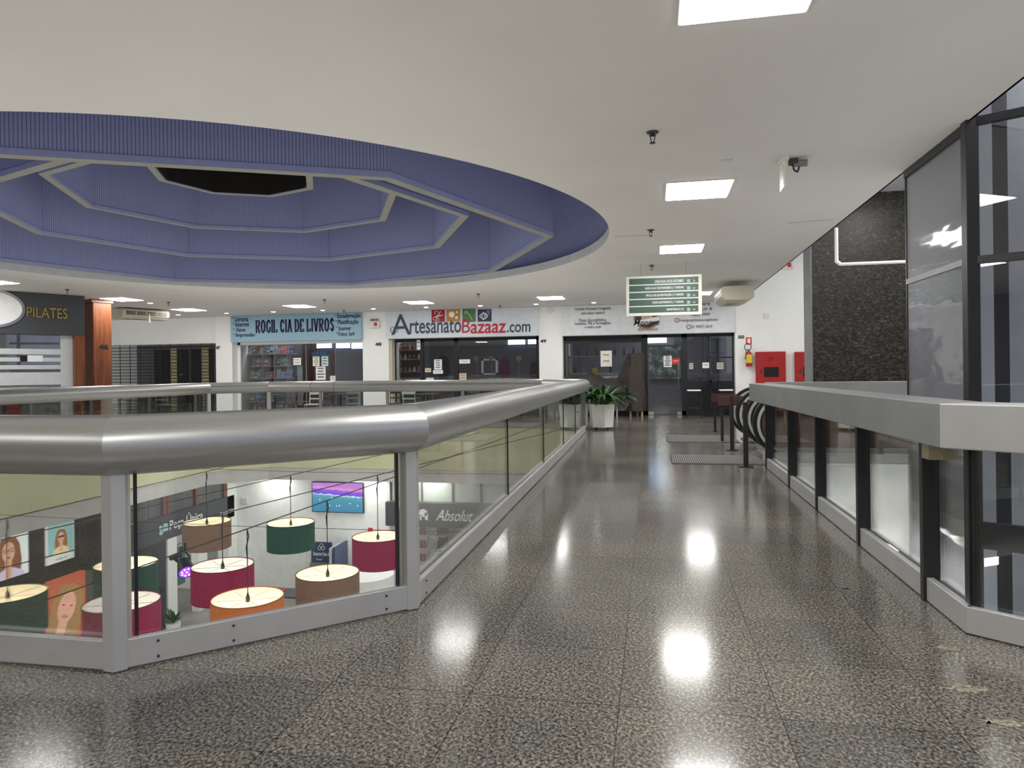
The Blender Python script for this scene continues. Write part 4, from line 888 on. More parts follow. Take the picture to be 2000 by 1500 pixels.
# ---------------------------------------------------------------- air conditioners
def aircon(O, u, length, depth, z0, z1, label, n=4):
    u = Vector(u); u.normalize(); nr = u.cross(_Z); O = Vector((O[0], O[1], 0)); t = thing('air_conditioner', label, 'air conditioner', (O.x, O.y, z0))
    def P(a, b_, z): p = O+u*a-nr*b_; return (p.x, p.y, z)
    m = MB(); pr = [(0, z0+.09), (.0, z1-.05), (.05, z1), (depth, z1), (depth, z0+.05), (depth*.8, z0), (.12, z0)]
    v = [P(0, *p) for p in pr]+[P(length, *p) for p in pr]; k = len(pr)
    m.add(v, [tuple(range(k)), tuple(reversed(range(k, 2*k)))]+[(i, k+i, k+(i+1) % k, (i+1) % k) for i in range(k)]); m.build('casing', M_beige, t, bevel=.006)
    for j in range(n):
        a0 = length*(.05+.9*j/n+.01); a1 = length*(.05+.9*(j+1)/n-.01); zc1 = z1-.07; zc0 = z0+.1
        m = MB(); m.add([P(a0, -.004, zc0), P(a1, -.004, zc0), P(a1, -.004, zc1), P(a0, -.004, zc1)], [(0, 1, 2, 3)]); lv = m.build('air_outlet', M_black, t)
        m = MB(); 
        for q in range(2): zz = zc0+(zc1-zc0)*(q+1)/3; m.rod(P(a0, -.008, zz), P(a1, -.008, zz), .005, 5)
        m.build('louver', M_beige, lv)
    m = MB(); m.add([P(length*.15, depth*.3, z0-.002), P(length*.5, depth*.3, z0-.002), P(length*.5, depth*.7, z0-.002), P(length*.15, depth*.7, z0-.002)], [(0, 1, 2, 3)]); m.build('intake_grille', M_alud, t)
    for a_ in (.15, .85):
        p = P(length*a_, depth*.5, z1); MB().rod(p, (p[0], p[1], 3.199), .012, 6).build('hanger_rod', M_alud, t)
    return t
A0 = onz(240, 602, 3.16); A1 = onz(331, 608, 3.16)
aircon((A0.x, A0.y), (A1.x-A0.x, A1.y-A0.y, 0), (Vector((A1.x-A0.x, A1.y-A0.y))).length, .65, 2.90, 3.17, 'beige ceiling air conditioner with four dark outlets beside the wooden column')
aircon((1.45, 17.2), (0, -1, 0), 1.6, .68, 2.78, 3.08, 'beige air conditioner hung at the ceiling edge by the directory sign')
m = MB(); p = ony(293, 620, A0.y); m.lathe([(0, 0), (.03, 0), (.012, .25), (0, .25)], (A0.lerp(A1, .55).x+.012, A0.lerp(A1, .55).y-.015, 2.80), 8); tag(m.build('hanging_tag', M_paper), 'white tassel hanging from the left air conditioner', 'tassel')

# ---------------------------------------------------------------- directory sign
YD = 12.5
q = px_rect(1223, 1371, 538, 616, YD); ds = thing('directory_sign', 'hanging directory board with five green rows of white text', 'sign', ((q[0]+q[1])/2, YD, q[2]))
m = MB(); m.box(q[0], q[1], YD, YD+.04, q[2], q[3]); m.build('board', pm('sign_cream', (.66, .68, .58), .5), ds, bevel=.004)
for k in range(2):
    x = q[0]+(q[1]-q[0])*(.2+.6*k); m = MB(); m.rod((x, YD+.02, q[3]), (x, YD+.02, 3.2), .002, 5); m.build('wire', M_dark, ds)
rws = ['SAÍDA RUA 24 DE OUTUBRO', 'SAÍDA RUA MOSTARDEIRO | 1º ANDAR', 'PRAÇA DE ALIMENTAÇÃO | 1º ANDAR', 'CAIXA ELETRÔNICO | 1º ANDAR', 'SANITÁRIOS | S1']
ws = [56, 75, 73, 61, 33]
for k in range(5):
    ya = 542.5+13.95*k; r = px_rect(1229, 1364, ya, ya+11.5, YD); m = MB(); m.box(r[0], r[1], YD-.006, YD, r[2], r[3]); st = m.build('green_row', M_greenp, ds)
    text(rws[k], 'lettering', M_paper, st, (0, YD), UX, px_rect(1335-ws[k], 1335, ya+2.6, ya+9.2, YD), off=.008, depth=.002, bold=.01)
    r = px_rect(1352, 1359, ya+3, ya+9, YD); m = MB(); cx_, cz_ = (r[0]+r[1])/2, (r[2]+r[3])/2; e = .022
    if k == 0: m.path([(cx_-e*.5, YD-.01, cz_+e), (cx_+e*.6, YD-.01, cz_), (cx_-e*.5, YD-.01, cz_-e)], .004, 5)
    else: m.path([(cx_-e, YD-.01, cz_+e*.5), (cx_, YD-.01, cz_-e*.6), (cx_+e, YD-.01, cz_+e*.5)], .004, 5)
    m.build('arrow', M_paper, st)
    r = px_rect(1342, 1348, ya+3, ya+9, YD); m = MB(); m.box(r[0], r[1], YD-.009, YD-.006, r[2], r[3]); m.build('pictogram', pm('pale_green_mark', (.3, .4, .36), .6), st)

# ---------------------------------------------------------------- emergency lights, camera, extinguisher etc.
p = onz(1530, 312, 3.2); ex = thing('exit_light', 'hanging white exit lantern near the ceiling edge, seen edge-on', 'exit light', (p.x, p.y, 3.2))
m = MB(); m.box(p.x-.03, p.x+.03, p.y-.11, p.y+.11, 3.17, 3.2); m.build('mount', M_offwhite, ex)
m = MB(); m.box(p.x-.014, p.x+.014, p.y-.10, p.y+.12, 2.93, 3.17); m.build('blade', M_offwhite, ex, bevel=.006)
m = MB(); m.box(p.x-.017, p.x-.014, p.y-.08, p.y+.10, 2.95, 3.14); m.build('face', pm('exit_face', (.45, .5, .46), .3), ex)
sc = thing('security_camera', 'small dark ceiling camera beside the exit lantern', 'camera', (p.x+.12, p.y, 3.2))
m = MB(); m.box(p.x+.05, p.x+.12, p.y-.04, p.y+.04, 3.15, 3.2); m.build('bracket', M_char, sc); m = MB(); m.rod((p.x+.09, p.y, 3.16), (p.x+.20, p.y-.03, 3.15), .032, 12); m.build('body', M_alud, sc, smooth=True)
m = MB(); m.path([(p.x+.08, p.y, 3.15), (p.x+.09, p.y, 3.10), (p.x+.12, p.y, 3.08), (p.x+.14, p.y, 3.14)], .008, 6); m.build('cable', M_dark, sc)
def exitbox(px, py, Y, label):
    p = ony(px, py, Y); e = thing('exit_light', label, 'exit light', (p.x, Y, p.z)); w = .17
    m = MB(); m.box(p.x-w, p.x+w, Y-.07, Y-.001, p.z-.11, p.z+.11); m.build('case', M_offwhite, e, bevel=.01)
    m = MB(); m.box(p.x+.0, p.x+w*.6, Y-.074, Y-.07, p.z-.05, p.z+.06); m.build('red_mark', M_redl, e)
    for s in (-1, 1): m = MB(); m.lathe([(0, 0), (.05, .0), (.06, .04), (0, .06)], (p.x+s*.07, Y-.05, p.z+.12), 10); m.build('lamp_head', M_alud, e, smooth=True)
    return e
exitbox(732, 634, YB, 'white emergency light box on the pier numbered 48'); exitbox(1537, 519, YB, 'white emergency light box high on the tall white wall')
p = ony(1075, 608, YB); e = thing('security_camera', 'white wall camera on the pier numbered 49', 'camera', (p.x, YB, p.z)); m = MB(); m.lathe([(0, -.07), (.05, -.05), (.07, 0), (.07, .05), (0, .05)], (p.x, YB-.09, p.z), 12); m.build('dome', M_offwhite, e, smooth=True); m = MB(); m.rod((p.x, YB, p.z+.02), (p.x, YB-.08, p.z+.02), .025); m.build('bracket', M_offwhite, e)
q = px_rect(1491, 1502, 612, 622, YB); m = MB(); m.box(q[0], q[1], YB-.02, YB, q[2], q[3]); o = tag(m.build('wall_switch', M_offwhite, bevel=.004), 'white switch plate on the tall white wall', 'switch')
q = px_rect(1457, 1468, 659, 673, YB); fsn = thing('extinguisher_sign', 'red framed pictogram above the fire extinguisher', 'sign', ((q[0]+q[1])/2, YB, q[2])); m = MB(); m.box(q[0], q[1], YB-.01, YB, q[2], q[3]); m.build('plate', M_redl, fsn)
m = MB(); w_ = q[1]-q[0]; m.box(q[0]+w_*.25, q[1]-w_*.25, YB-.014, YB-.01, q[2]+.03, q[3]-.03); m.build('pictogram', M_paper, fsn)
p0 = ony(1463, 716, YB-.12); fe = thing('fire_extinguisher', 'red fire extinguisher with yellow label hung on the white wall', 'fire extinguisher', (p0.x, YB-.12, p0.z)); x, y, z = p0.x, YB-.12, p0.z
m = MB(); m.lathe([(0, 0), (.08, 0), (.085, .02), (.085, .36), (.05, .41), (.02, .43), (0, .43)], (x, y, z), 16); m.build('cylinder', M_red, fe, smooth=True)
m = MB(); m.lathe([(.088, .10), (.088, .33)], (x, y, z), 14, pi*1.05, pi*1.95); m.build('label_band', pm('yellow_label', (.7, .5, .05), .5), fe)
m = MB(); m.box(x-.06, x+.02, y-.02, y+.02, z+.44, z+.47); m.rod((x, y, z+.42), (x, y, z+.46), .02); m.build('valve_handle', M_dark, fe)
m = MB(); m.path([(x+.02, y-.02, z+.45)]+[(x-.03+.09*math.cos(a), y-.03, z+.54+.10*math.sin(a)) for a in [(-.3+i*.5) for i in range(10)]]+[(x-.1, y-.03, z+.2)], .011); m.build('hose', M_rub, fe)
for k, (x0, x1) in enumerate(((1475, 1533), (1551, 1610))):
    a = px_rect(x0, x1, 687, 748, YB); hc = thing('hose_cabinet', ['red fire hose cabinet beside the extinguisher', 'red fire hose cabinet partly hidden by the granite wall'][k], 'hose cabinet', ((a[0]+a[1])/2, YB, a[2]), 'red fire hose cabinets'); Y1 = YB-.14
    z0, z1 = a[2]-.03, a[3]; m = MB(); m.box(a[0], a[1], Y1, YB, z0, z1); m.build('case', M_red, hc, bevel=.008)
    m = MB(); m.box(a[0]+.02, a[1]-.02, Y1-.012, Y1, z0+.03, z1-.02); d_ = m.build('door', M_red, hc, bevel=.004)
    c = (a[0]+a[1])/2; m = MB(); m.box(c-.18, c+.20, Y1-.018, Y1-.012, z0+.20, z0+.47); m.build('window', M_soot, d_)
    m = MB(); 
    for j in range(4): m.box(c-.08, c+.08, Y1-.016, Y1-.012, z1-.16-.035*j, z1-.15-.035*j)
    m.build('vent_slot', pm('dark_red', (.2, .01, .01), .5), d_)
    m = MB(); m.rod((a[0]+.12, Y1-.03, z0+.38), (a[0]+.12, Y1-.012, z0+.38), .02); m.box(a[0]+.13, a[0]+.15, Y1-.02, Y1-.012, z0+.3, z0+.42); m.build('latch', M_chrome, d_)

# ---------------------------------------------------------------- escalators, barriers, comb plates
def newel(y, label_dummy, root, xl=1.42):
    R1 = .47; zc = .50; m = MB(); pts = [(6.5, zc+R1)]+[(xl+R1+R1*math.cos(a), zc+R1*math.sin(a)) for a in [pi/2+pi*i/20 for i in range(21)]]+[(3.2, zc-R1)]
    def band(r0, r1, w):
        mm = MB(); c = xl+R1
        A_ = [(6.5, r0)]; prof = []
        for a in [pi/2+pi*i/24 for i in range(25)]: prof.append((math.cos(a), math.sin(a)))
        o1 = [(c+r1*x, zc+r1*z) for x, z in prof]; i1 = [(c+r0*x, zc+r0*z) for x, z in prof]
        o1 = [(6.5, zc+r1)]+o1+[(3.0, zc-r1)]; i1 = [(6.5, zc+r0)]+i1+[(3.0, zc-r0)]
        n = len(o1); v = [(x, y-w/2, z) for x, z in o1]+[(x, y-w/2, z) for x, z in i1]+[(x, y+w/2, z) for x, z in o1]+[(x, y+w/2, z) for x, z in i1]; f = []
        for k in range(n-1): f += [(k, k+1, n+k+1, n+k), (2*n+k, 3*n+k, 3*n+k+1, 2*n+k+1), (k, 2*n+k, 2*n+k+1, k+1), (n+k, n+k+1, 3*n+k+1, 3*n+k)]
        mm.add(v, f); return mm
    band(.415, .47, .10).build('handrail', M_rub, root, smooth=True)
    band(.375, .415, .13).build('rail_trim', pm('pale_aluminium', (.7, .7, .68), .3, metal=.6), root, smooth=True)
    band(.345, .375, .08).build('rail_seal', M_rub, root)
    mm = MB(); c = xl+R1; pr = [(c+.35*math.cos(a), zc+.35*math.sin(a)) for a in [pi/2+pi*i/20 for i in range(21)]]; pr = [(6.5, zc+.35)]+pr+[(6.5, zc-.35)]
    mm.slab((0, y+.02), UX, pr, .04); mm.build('balustrade_panel', pm('brown_panel', (.10, .045, .032), .25), root)
for k, (ya, yc) in enumerate(((10.75, 11.75), (12.85, 13.85))):
    e = thing('escalator', ['nearer escalator with rounded black handrails and brown side panels', 'farther escalator with rounded black handrails behind the nearer one'][k], 'escalator', (3, (ya+yc)/2, 0), 'pair of escalators')
    newel(ya, '', e); newel(yc, '', e)
    m = MB(); m.box(1.75, 6.5, ya-.1, ya+.08, .003, .16); m.box(1.75, 6.5, yc-.08, yc+.1, .003, .16); m.build('skirt', M_alu2, e)
    m = MB(); m.box(1.6, 6.5, ya+.1, yc-.1, .003, .02); m.build('step_plate', M_alud, e)
M_grate = pm('ribbed_steel', (.06, .06, .06), .7, spec=.2)
for k, (x0, x1, y0, y1) in enumerate(((.24, 1.5, 9.95, 11.0), (.24, 1.5, 12.9, 14.3))):
    g = thing('comb_plate', ['ribbed steel floor plate before the nearer escalator', 'ribbed steel floor plate before the farther escalator'][k], 'floor plate', ((x0+x1)/2, (y0+y1)/2, 0), 'ribbed steel floor plates')
    m = MB(); m.box(x0, x1, y0, y1, .001, .006); m.build('plate', M_grate, g)
    m = MB(); nb = 42
    for j in range(nb): x = x0+.03+(x1-x0-.06)*j/(nb-1); m.box(x-.008, x+.008, y0+.03, y1-.03, .006, .014)
    m.build('ribs', pm('rib_steel', (.17, .17, .165), .7, spec=.2), g)
pts_ = [onz(1397, 844, 0), onz(1411, 863, 0), onz(1430, 880, 0), onz(1457, 912, 0)]
def barrier(pi0, xr, label, z0, z1):
    p = pts_[pi0]; t = thing('wooden_barrier', label, 'barrier', (p.x, p.y, 0), 'wooden crowd barriers by the escalators')
    m = MB(); m.box(p.x-.07, xr, p.y-.035, p.y-.005, z0, z1); m.build('board', M_wood2, t, bevel=.003)
    for x in (p.x, xr-.1):
        m = MB(); m.box(x-.025, x+.025, p.y-.005, p.y+.045, .012, z1-.04); m.build('post', M_black, t)
        m = MB(); m.box(x-.06, x+.06, p.y-.04, p.y+.08, .001, .012); m.build('foot_plate', M_black, t)
barrier(0, 2.2, 'farther wooden barrier board on black posts', .62, .79); barrier(1, 2.2, 'nearer wooden barrier board on black posts', .65, .82)
for k in (2, 3):
    p = pts_[k]; t = thing('guard_post', ['black guard post in front of the nearer wooden board', 'black guard post nearest to the grey railing'][k-2], 'post', (p.x, p.y, 0), 'black guard posts')
    m = MB(); m.box(p.x-.03, p.x+.03, p.y-.03, p.y+.03, .012, .88 if k == 2 else .86); m.build('shaft', M_black, t, bevel=.003); m = MB(); m.box(p.x-.09, p.x+.09, p.y-.06, p.y+.06, .001, .012); m.build('foot_plate', M_black, t)

# ---------------------------------------------------------------- planters
def planter(x, y, label):
    t = thing('planter', label, 'planter', (x, y, 0), 'white planters by the railing end'); r0, r1, h = .26, .30, .56
    hexa = lambda r, z: [(x+r*math.cos(pi/6+k*pi/3+.3), y+r*math.sin(pi/6+k*pi/3+.3), z) for k in range(6)]
    m = MB(); v = hexa(r0, .05)+hexa(r1, h)+hexa(r1-.03, h)+hexa(r1-.04, h-.06)
    m.add(v, [tuple(reversed(range(6)))]+[(a+i, a+(i+1) % 6, a+6+(i+1) % 6, a+6+i) for a in (0, 6, 12) for i in range(6)]+[tuple(range(18, 24))]); m.build('pot', pm('white_planter', (.72, .72, .66), .4), t)
    for k in range(4): a = pi/4+k*pi/2; m = MB(); m.rod((x+.18*math.cos(a), y+.18*math.sin(a), 0), (x+.18*math.cos(a), y+.18*math.sin(a), .05), .022, 8); m.build('foot', M_wood2, t)
    f = MB(); rnd = random.Random(int(x*1000))
    for k in range(85):
        a = rnd.uniform(0, 2*pi); ln = rnd.uniform(.46, .88); el = rnd.uniform(.95, 1.57); w = rnd.uniform(.035, .065); p = Vector((x+.1*math.cos(a), y+.1*math.sin(a), h-.03)); side = Vector((-math.sin(a), math.cos(a), 0)); pr = []; e = el
        for j in range(7):
            ww = w*[.12, .18, .8, 1.0, .85, .5, .02][j]; pr.append((p-side*ww, p, p+side*ww)); e -= .30; st = ln/6
            p = p+Vector((math.cos(a)*math.cos(e), math.sin(a)*math.cos(e), math.sin(e)))*st*(1.25 if j < 2 else 1)
        v = []
        for l_, c_, r_ in pr: v += [l_, c_-Vector((0, 0, .008)), r_]
        f.add(v, [(3*j, 3*j+1, 3*j+4, 3*j+3) for j in range(6)]+[(3*j+1, 3*j+2, 3*j+5, 3*j+4) for j in range(6)])
    f.build('foliage', M_leaf, t, smooth=True)
planter(-1.13, 15.75, 'white hexagonal planter with lush leaves at the railing end'); planter(-1.74, 16.1, 'white planter seen through the railing glass, left of the other one')

# ---------------------------------------------------------------- covered furniture before the frozen food shop
t = thing('covered_furniture', 'dark brown tarp draped over stacked furniture by the shop window', 'covered furniture', (-1.9, 20.1, 0))
x0, x1 = ony(1098, 760, 20.0).x+.02, ony(1222, 760, 20.0).x; m = MB(); nx, nz = 34, 12; vs = []
for i in range(nx+1):
    u = i/nx; top = 1.12+.10*math.sin(u*5)+.05*math.sin(u*17)-.2*max(0, u-.9)*10*.4
    for j in range(nz+1):
        w = j/nz; yy = 20.22-.55*(w**.6)-.05*math.sin(u*31+w*3)*w-.04*math.sin(u*13+2)*w; zz = top*(1-w)+(.28+.14*math.sin(u*9))*w
        vs.append((x0+(x1-x0)*u, yy, zz+.02*math.sin(u*23)*w))
m.add(vs, [(i*(nz+1)+j, (i+1)*(nz+1)+j, (i+1)*(nz+1)+j+1, i*(nz+1)+j+1) for i in range(nx) for j in range(nz)])
v2 = [(x0+(x1-x0)*i/nx, 20.55, vs[i*(nz+1)][2]-.05) for i in range(nx+1)]; k0 = len(m.v); m.add([vs[i*(nz+1)] for i in range(nx+1)]+v2, [(i, i+1, nx+2+i, nx+1+i) for i in range(nx)])
m.build('tarp', M_tarp, t, smooth=True)
for x in (x0+.3, x0+.9, x1-.25):
    m = MB(); m.rod((x, 20.0, 0), (x, 20.0, .5), .02, 8); m.build('leg', M_offwhite, t)
t = thing('covered_parasol', 'tall bundle under a bamboo-patterned brown cover on wooden legs', 'covered bundle', (-.6, 20.2, 0))
xa, za = R(1243, 690, 20.1); xl_, xr_ = R(1226, 760, 20.1)[0], R(1262, 760, 20.1)[0]
m = MB(); nseg = 10; vv = []
for j in range(nseg+1):
    w = j/nseg; z = za*(1-w)+.16*w; sp_ = .22+.10*w; cx_ = xa+(0 if w < .5 else .0)
    for k in range(14):
        a = 2*pi*k/14; rr_ = sp_*(1+.08*math.sin(k*3+j)); vv.append((cx_+rr_*.95*math.cos(a)-.05*w, 20.15+rr_*.8*math.sin(a), z))
m.add(vv, [(j*14+k, j*14+(k+1) % 14, (j+1)*14+(k+1) % 14, (j+1)*14+k) for j in range(nseg) for k in range(14)]+[tuple(range(14))]); m.build('cover', M_tarp2, t, smooth=True)
m = MB(); xx = xa-.30; m.add([(xx-.28, 20.1, 1.0), (xx+.1, 20.0, 1.85), (xx+.16, 20.1, .5), (xx-.35, 19.95, .55), (xx+.0, 19.85, .2)], [(0, 1, 2), (0, 2, 4), (0, 4, 3)]); m.build('loose_flap', M_tarp, t)
for x, y in ((xa-.18, 20.0), (xa+.14, 20.0), (xa+.0, 20.3)): m = MB(); m.rod((x, y, 0), (x, y, .25), .026, 8); m.build('leg', pm('light_wood', (.5, .32, .18), .5), t)

# ---------------------------------------------------------------- bar stools, tables
def stool(x, y, rz, label, group, seatm, sh=.75, bh=.25):
    t = thing('bar_stool', label, 'stool', (0, 0, 0), group)
    m = MB(); m.box(-.19, .19, -.18, .18, sh-.035, sh); m.build('seat', seatm, t, bevel=.01)
    for sx in (-1, 1):
        for sy in (-1, 1): m = MB(); m.rod((sx*.21, sy*.20, 0), (sx*.16, sy*.15, sh-.03), .014, 6); m.build('leg', M_black, t)
    m = MB(); m.path([(-.19, -.18, .25), (.19, -.18, .25), (.19, .18, .25), (-.19, .18, .25), (-.19, -.18, .25)], .01); m.build('footrest', M_black, t)
    m = MB(); m.path([(.17, .17, sh), (.19, .19, sh+bh)], .012); m.path([(-.17, .17, sh), (-.19, .19, sh+bh)], .012); m.box(-.19, .19, .17, .2, sh+bh-.13, sh+bh); m.build('backrest', M_black, t)
    t.location = (x, y, 0); t.rotation_euler = (0, 0, rz); return t
def bistro(x, y, h, label, top=M_black, r=.35):
    t = thing('bar_table', label, 'table', (0, 0, 0)); m = MB(); m.lathe([(0, h-.03), (r, h-.03), (r, h), (0, h)], (0, 0, 0), 24); m.build('tabletop', top, t)
    m = MB(); m.rod((0, 0, .03), (0, 0, h-.03), .03, 10); m.build('pole', M_black, t)
    m = MB(); m.lathe([(0, .0), (.2, .0), (.2, .02), (.03, .05), (0, .05)], (0, 0, 0), 16); m.build('base', M_black, t); t.location = (x, y, 0); return t
bistro(R(1388, 750, 20.2)[0], 20.15, 1.05, 'black high table between two stools by the frozen food shop', r=.3)
stool(R(1355, 750, 19.9)[0], 19.9, -pi/2, 'black bar stool with a white seat on the left of the high table', 'bar stools by the high table', M_paper)
stool(R(1418, 750, 19.9)[0], 20.0, pi/2, 'black bar stool with a white seat on the right of the high table', 'bar stools by the high table', M_paper)
def cafe_chair(x, y, rz, label, c=None):
    t = thing('cafe_chair', label, 'chair', (0, 0, 0), 'chairs behind the far railing'); c = c or M_char
    m = MB(); m.box(-.2, .2, -.2, .2, .43, .46); m.build('seat', c, t, bevel=.01)
    for sx in (-1, 1):
        for sy in (-1, 1): m = MB(); m.rod((sx*.2, sy*.2, 0), (sx*.18, sy*.18, .44), .014, 6); m.build('leg', M_alud, t)
    m = MB()
    for sx in (-1, 1): m.path([(sx*.18, .19, .44), (sx*.19, .25, .88)], .014)
    m.box(-.2, .2, .22, .26, .72, .88); m.box(-.2, .2, .21, .24, .58, .62); m.build('backrest', c, t); t.location = (x, y, 0); t.rotation_euler = (0, 0, rz); return t
light_c = pm('pale_mint_plastic', (.45, .5, .47), .5)
for k, (px, y, rz, cc, l) in enumerate([(515, 18.6, .3, M_char, 'dark metal chair in front of the book display'), (560, 18.9, 2.8, M_char, 'dark chair facing the book display'), (612, 18.4, .1, light_c, 'pale mint chair behind the far railing'), (645, 18.9, 3.0, M_wood2, 'brown chair before the bookshop glass'), (690, 18.7, .4, M_alud, 'grey metal chair left of pier 48'),
                                 (773, 18.8, .2, M_wood2, 'brown chair at the left end of the craft shop'), (806, 18.5, 3.0, light_c, 'pale chair by the craft shop door'), (860, 18.8, .5, M_wood2, 'brown chair in front of the craft window'), (915, 18.6, -.4, M_char, 'dark chair at the middle of the craft window')]):
    cafe_chair(ony(px, 780, y).x, y, rz, l, cc)
for px, y, l in ((537, 18.2, 'dark round table before the book display'), (665, 18.3, 'dark round table before the bookshop glass'), (835, 18.3, 'round table before the craft shop door')): bistro(ony(px, 780, y).x, y, .74, l, M_char, .34)

# ---------------------------------------------------------------- the storey below
WY = 17.0; LX = -11.0
b = MB(); b.box(-14, -6.7, WY, WY+.1, LZ, -1.32); b.box(LX-.3, LX, 16.6, WY, LZ, -1.32); struct(b.build('wall_lower_back', pm('bright_white_wall', (.85, .86, .83), .5)), 'white wall below with the television', 'wall')
b = MB(); b.box(-6.7, 3, WY+1.8, WY+1.9, LZ, -1.32); struct(b.build('wall_lower_shop', M_band))
# television
q = (-8.76, -7.33, -2.29, -1.50); tv = thing('television', 'wall television showing a football pitch', 'television', (-8, WY, -2.3))
m = MB(); m.box(q[0], q[1], WY-.09, WY-.02, q[2], q[3]); m.build('casing', M_black, tv, bevel=.005)
def tvmat():
    m = bpy.data.materials.new('football_screen'); m.use_nodes = True; nt = m.node_tree; N = nt.nodes; L = nt.links; N.remove(N['Principled BSDF'])
    uv = N.new('ShaderNodeUVMap'); sp_ = N.new('ShaderNodeSeparateXYZ'); L.new(uv.outputs[0], sp_.inputs[0]); n_ = N.new('ShaderNodeTexNoise'); n_.inputs['Scale'].default_value = 9; n_.inputs['Detail'].default_value = 8; L.new(uv.outputs[0], n_.inputs[0])
    ad = N.new('ShaderNodeMath'); ad.operation = 'MULTIPLY_ADD'; ad.inputs[1].default_value = .16; L.new(n_.outputs[0], ad.inputs[0]); 
    mu = N.new('ShaderNodeMath'); mu.operation = 'MULTIPLY_ADD'; mu.inputs[1].default_value = .12; L.new(sp_.outputs[0], mu.inputs[0]); L.new(sp_.outputs[1], mu.inputs[2]); L.new(mu.outputs[0], ad.inputs[2])
    r = N.new('ShaderNodeValToRGB'); L.new(ad.outputs[0], r.inputs[0]); c = r.color_ramp; c.interpolation = 'LINEAR'
    c.elements[0].position = 0; c.elements[0].color = (.05, .17, .33, 1); c.elements[1].position = 1.0; c.elements[1].color = (.45, .2, .6, 1)
    for p_, k_ in ((.55, (.07, .26, .36, 1)), (.68, (.12, .33, .38, 1)), (.70, (.6, .75, .9, 1)), (.74, (.12, .08, .6, 1)), (.86, (.3, .1, .7, 1)), (.93, (.7, .3, .5, 1))): e = c.elements.new(p_); e.color = k_
    e = N.new('ShaderNodeEmission'); e.inputs[1].default_value = .45; L.new(r.outputs[0], e.inputs[0]); L.new(e.outputs[0], N['Material Output'].inputs[0]); return m
m = MB(); m.add([(q[0]+.02, WY-.092, q[2]+.02), (q[1]-.02, WY-.092, q[2]+.02), (q[1]-.02, WY-.092, q[3]-.02), (q[0]+.02, WY-.092, q[3]-.02)], [(0, 1, 2, 3)]); m.build('screen', tvmat(), tv, uv=[(0, 0), (1, 0), (1, 1), (0, 1)])
m = MB()
for k in range(9): x = q[0]+.2+random.random()*1.1; z = q[2]+.15+random.random()*.3; m.box(x, x+.012, WY-.096, WY-.093, z, z+.03)
m.build('player_figure', emis('player_white', (.7, .8, .8), 1), tv)
# clothes shop fascia (left side)
LX = -11.0
t = thing('shop_sign', 'dark grey Peça Única fascia on the storey below', 'shop sign', (LX, 14.6, -2.46)); m = MB(); m.box(LX-.15, LX, 11.9, 16.9, -2.46, -1.89); m.build('panel', M_char, t)
def onL(px, py): p = onx(px, py, LX); return p.y, p.z
y0, z1 = onL(331, 1014); y1, _ = onL(396, 1010); z0 = onL(331, 1038)[1]; zt = onL(396, 1004)[1]
text('Peça Única', 'lettering', M_paper, t, (LX, 0), UY, (y0, y1, z0-.02, z1+.02), bold=.015)
y0, z1 = onL(430, 1000); y1, _ = onL(457, 993); text('Personal Stilist', 'small_lettering', M_paper, t, (LX, 0), UY, (y0, y1, z1-.10, z1-.0))
y0, z0 = onL(318, 1032); m = MB(); m.slab((LX, 0), UY, [(y0-.02, z0-.08), (y0+.18, z0-.08), (y0+.15, z0+.10), (y0+.02, z0+.10)], .01); m.slab((LX, 0), UY, ell(y0-.08, z0+.02, .06, .06, 12), .01); m.slab((LX, 0), UY, ell(y0-.07, z0-.09, .06, .05, 12), .01); m.build('bag_logo', pm('mint_mark', (.4, .6, .58), .6), t)
cw = thing('clerestory_window', 'wood framed window strip above the Peça Única fascia', 'window', (LX, 14.7, -1.88)); m = MB(); m.box(LX-.06, LX-.04, 11.9, 16.6, -1.88, -1.42); m.build('pane', pm('dim_drape', (.10, .10, .09), .3, noise=.4, scale=8, aniso=(1, 6, .2)), cw)
for px in (322, 330, 385, 440):
    y, _ = onL(px, 965); m = MB(); m.box(LX-.06, LX, y-.06, y+.06, -1.88, -1.42); m.build('wooden_mullion', M_wood, cw)
# shop opening below fascia
b = MB(); b.box(LX-3, LX-2.9, 11.5, 17, LZ, -1.4); struct(b.build('wall_clothes_shop', pm('shop_dim', (.22, .22, .22), .7)))
for k, (pa, pc) in enumerate(((328, 346), (388, 405))):
    ya, yc = onL(pa, 1100)[0], onL(pc, 1100)[0]; m = MB(); m.box(LX-.2, LX, ya, yc, LZ, -2.46); tag(m.build('white_post', M_white), ['white door post left of the stage light', 'white door post behind the beige lampshade'][k], 'post', 'white posts of the clothes shop')
ya, yc = onL(268, 1100)[0], onL(328, 1100)[0]; m = MB(); m.box(LX-.05, LX-.04, ya, yc, LZ, -2.46); m.build; tag(m.build('shop_glazing', M_shopglass), 'glass pane of the clothes shop', 'glass pane')
for k, (py_, cn, cc) in enumerate(((13.9, 'grey', '55585c'), (14.7, 'black', '202024'), (15.5, 'teal', '5a8a88'), (16.3, 'white', 'c8c8c4'))):
    m = MB(); m.box(LX-1.0, LX-.6, py_-.18, py_+.18, -3.9, -3.0); m.rod((LX-.8, py_-.3, -2.95), (LX-.8, py_+.3, -2.95), .015); m.rod((LX-.8, py_, LZ), (LX-.8, py_, -2.95), .02)
    tag(m.build('clothes_rack', pm('rack_'+cn, cc, .8, noise=.2, scale=20)), '%s clothes on a rack inside the clothes shop' % cn, 'clothes rack', 'clothes racks in the lower shop')
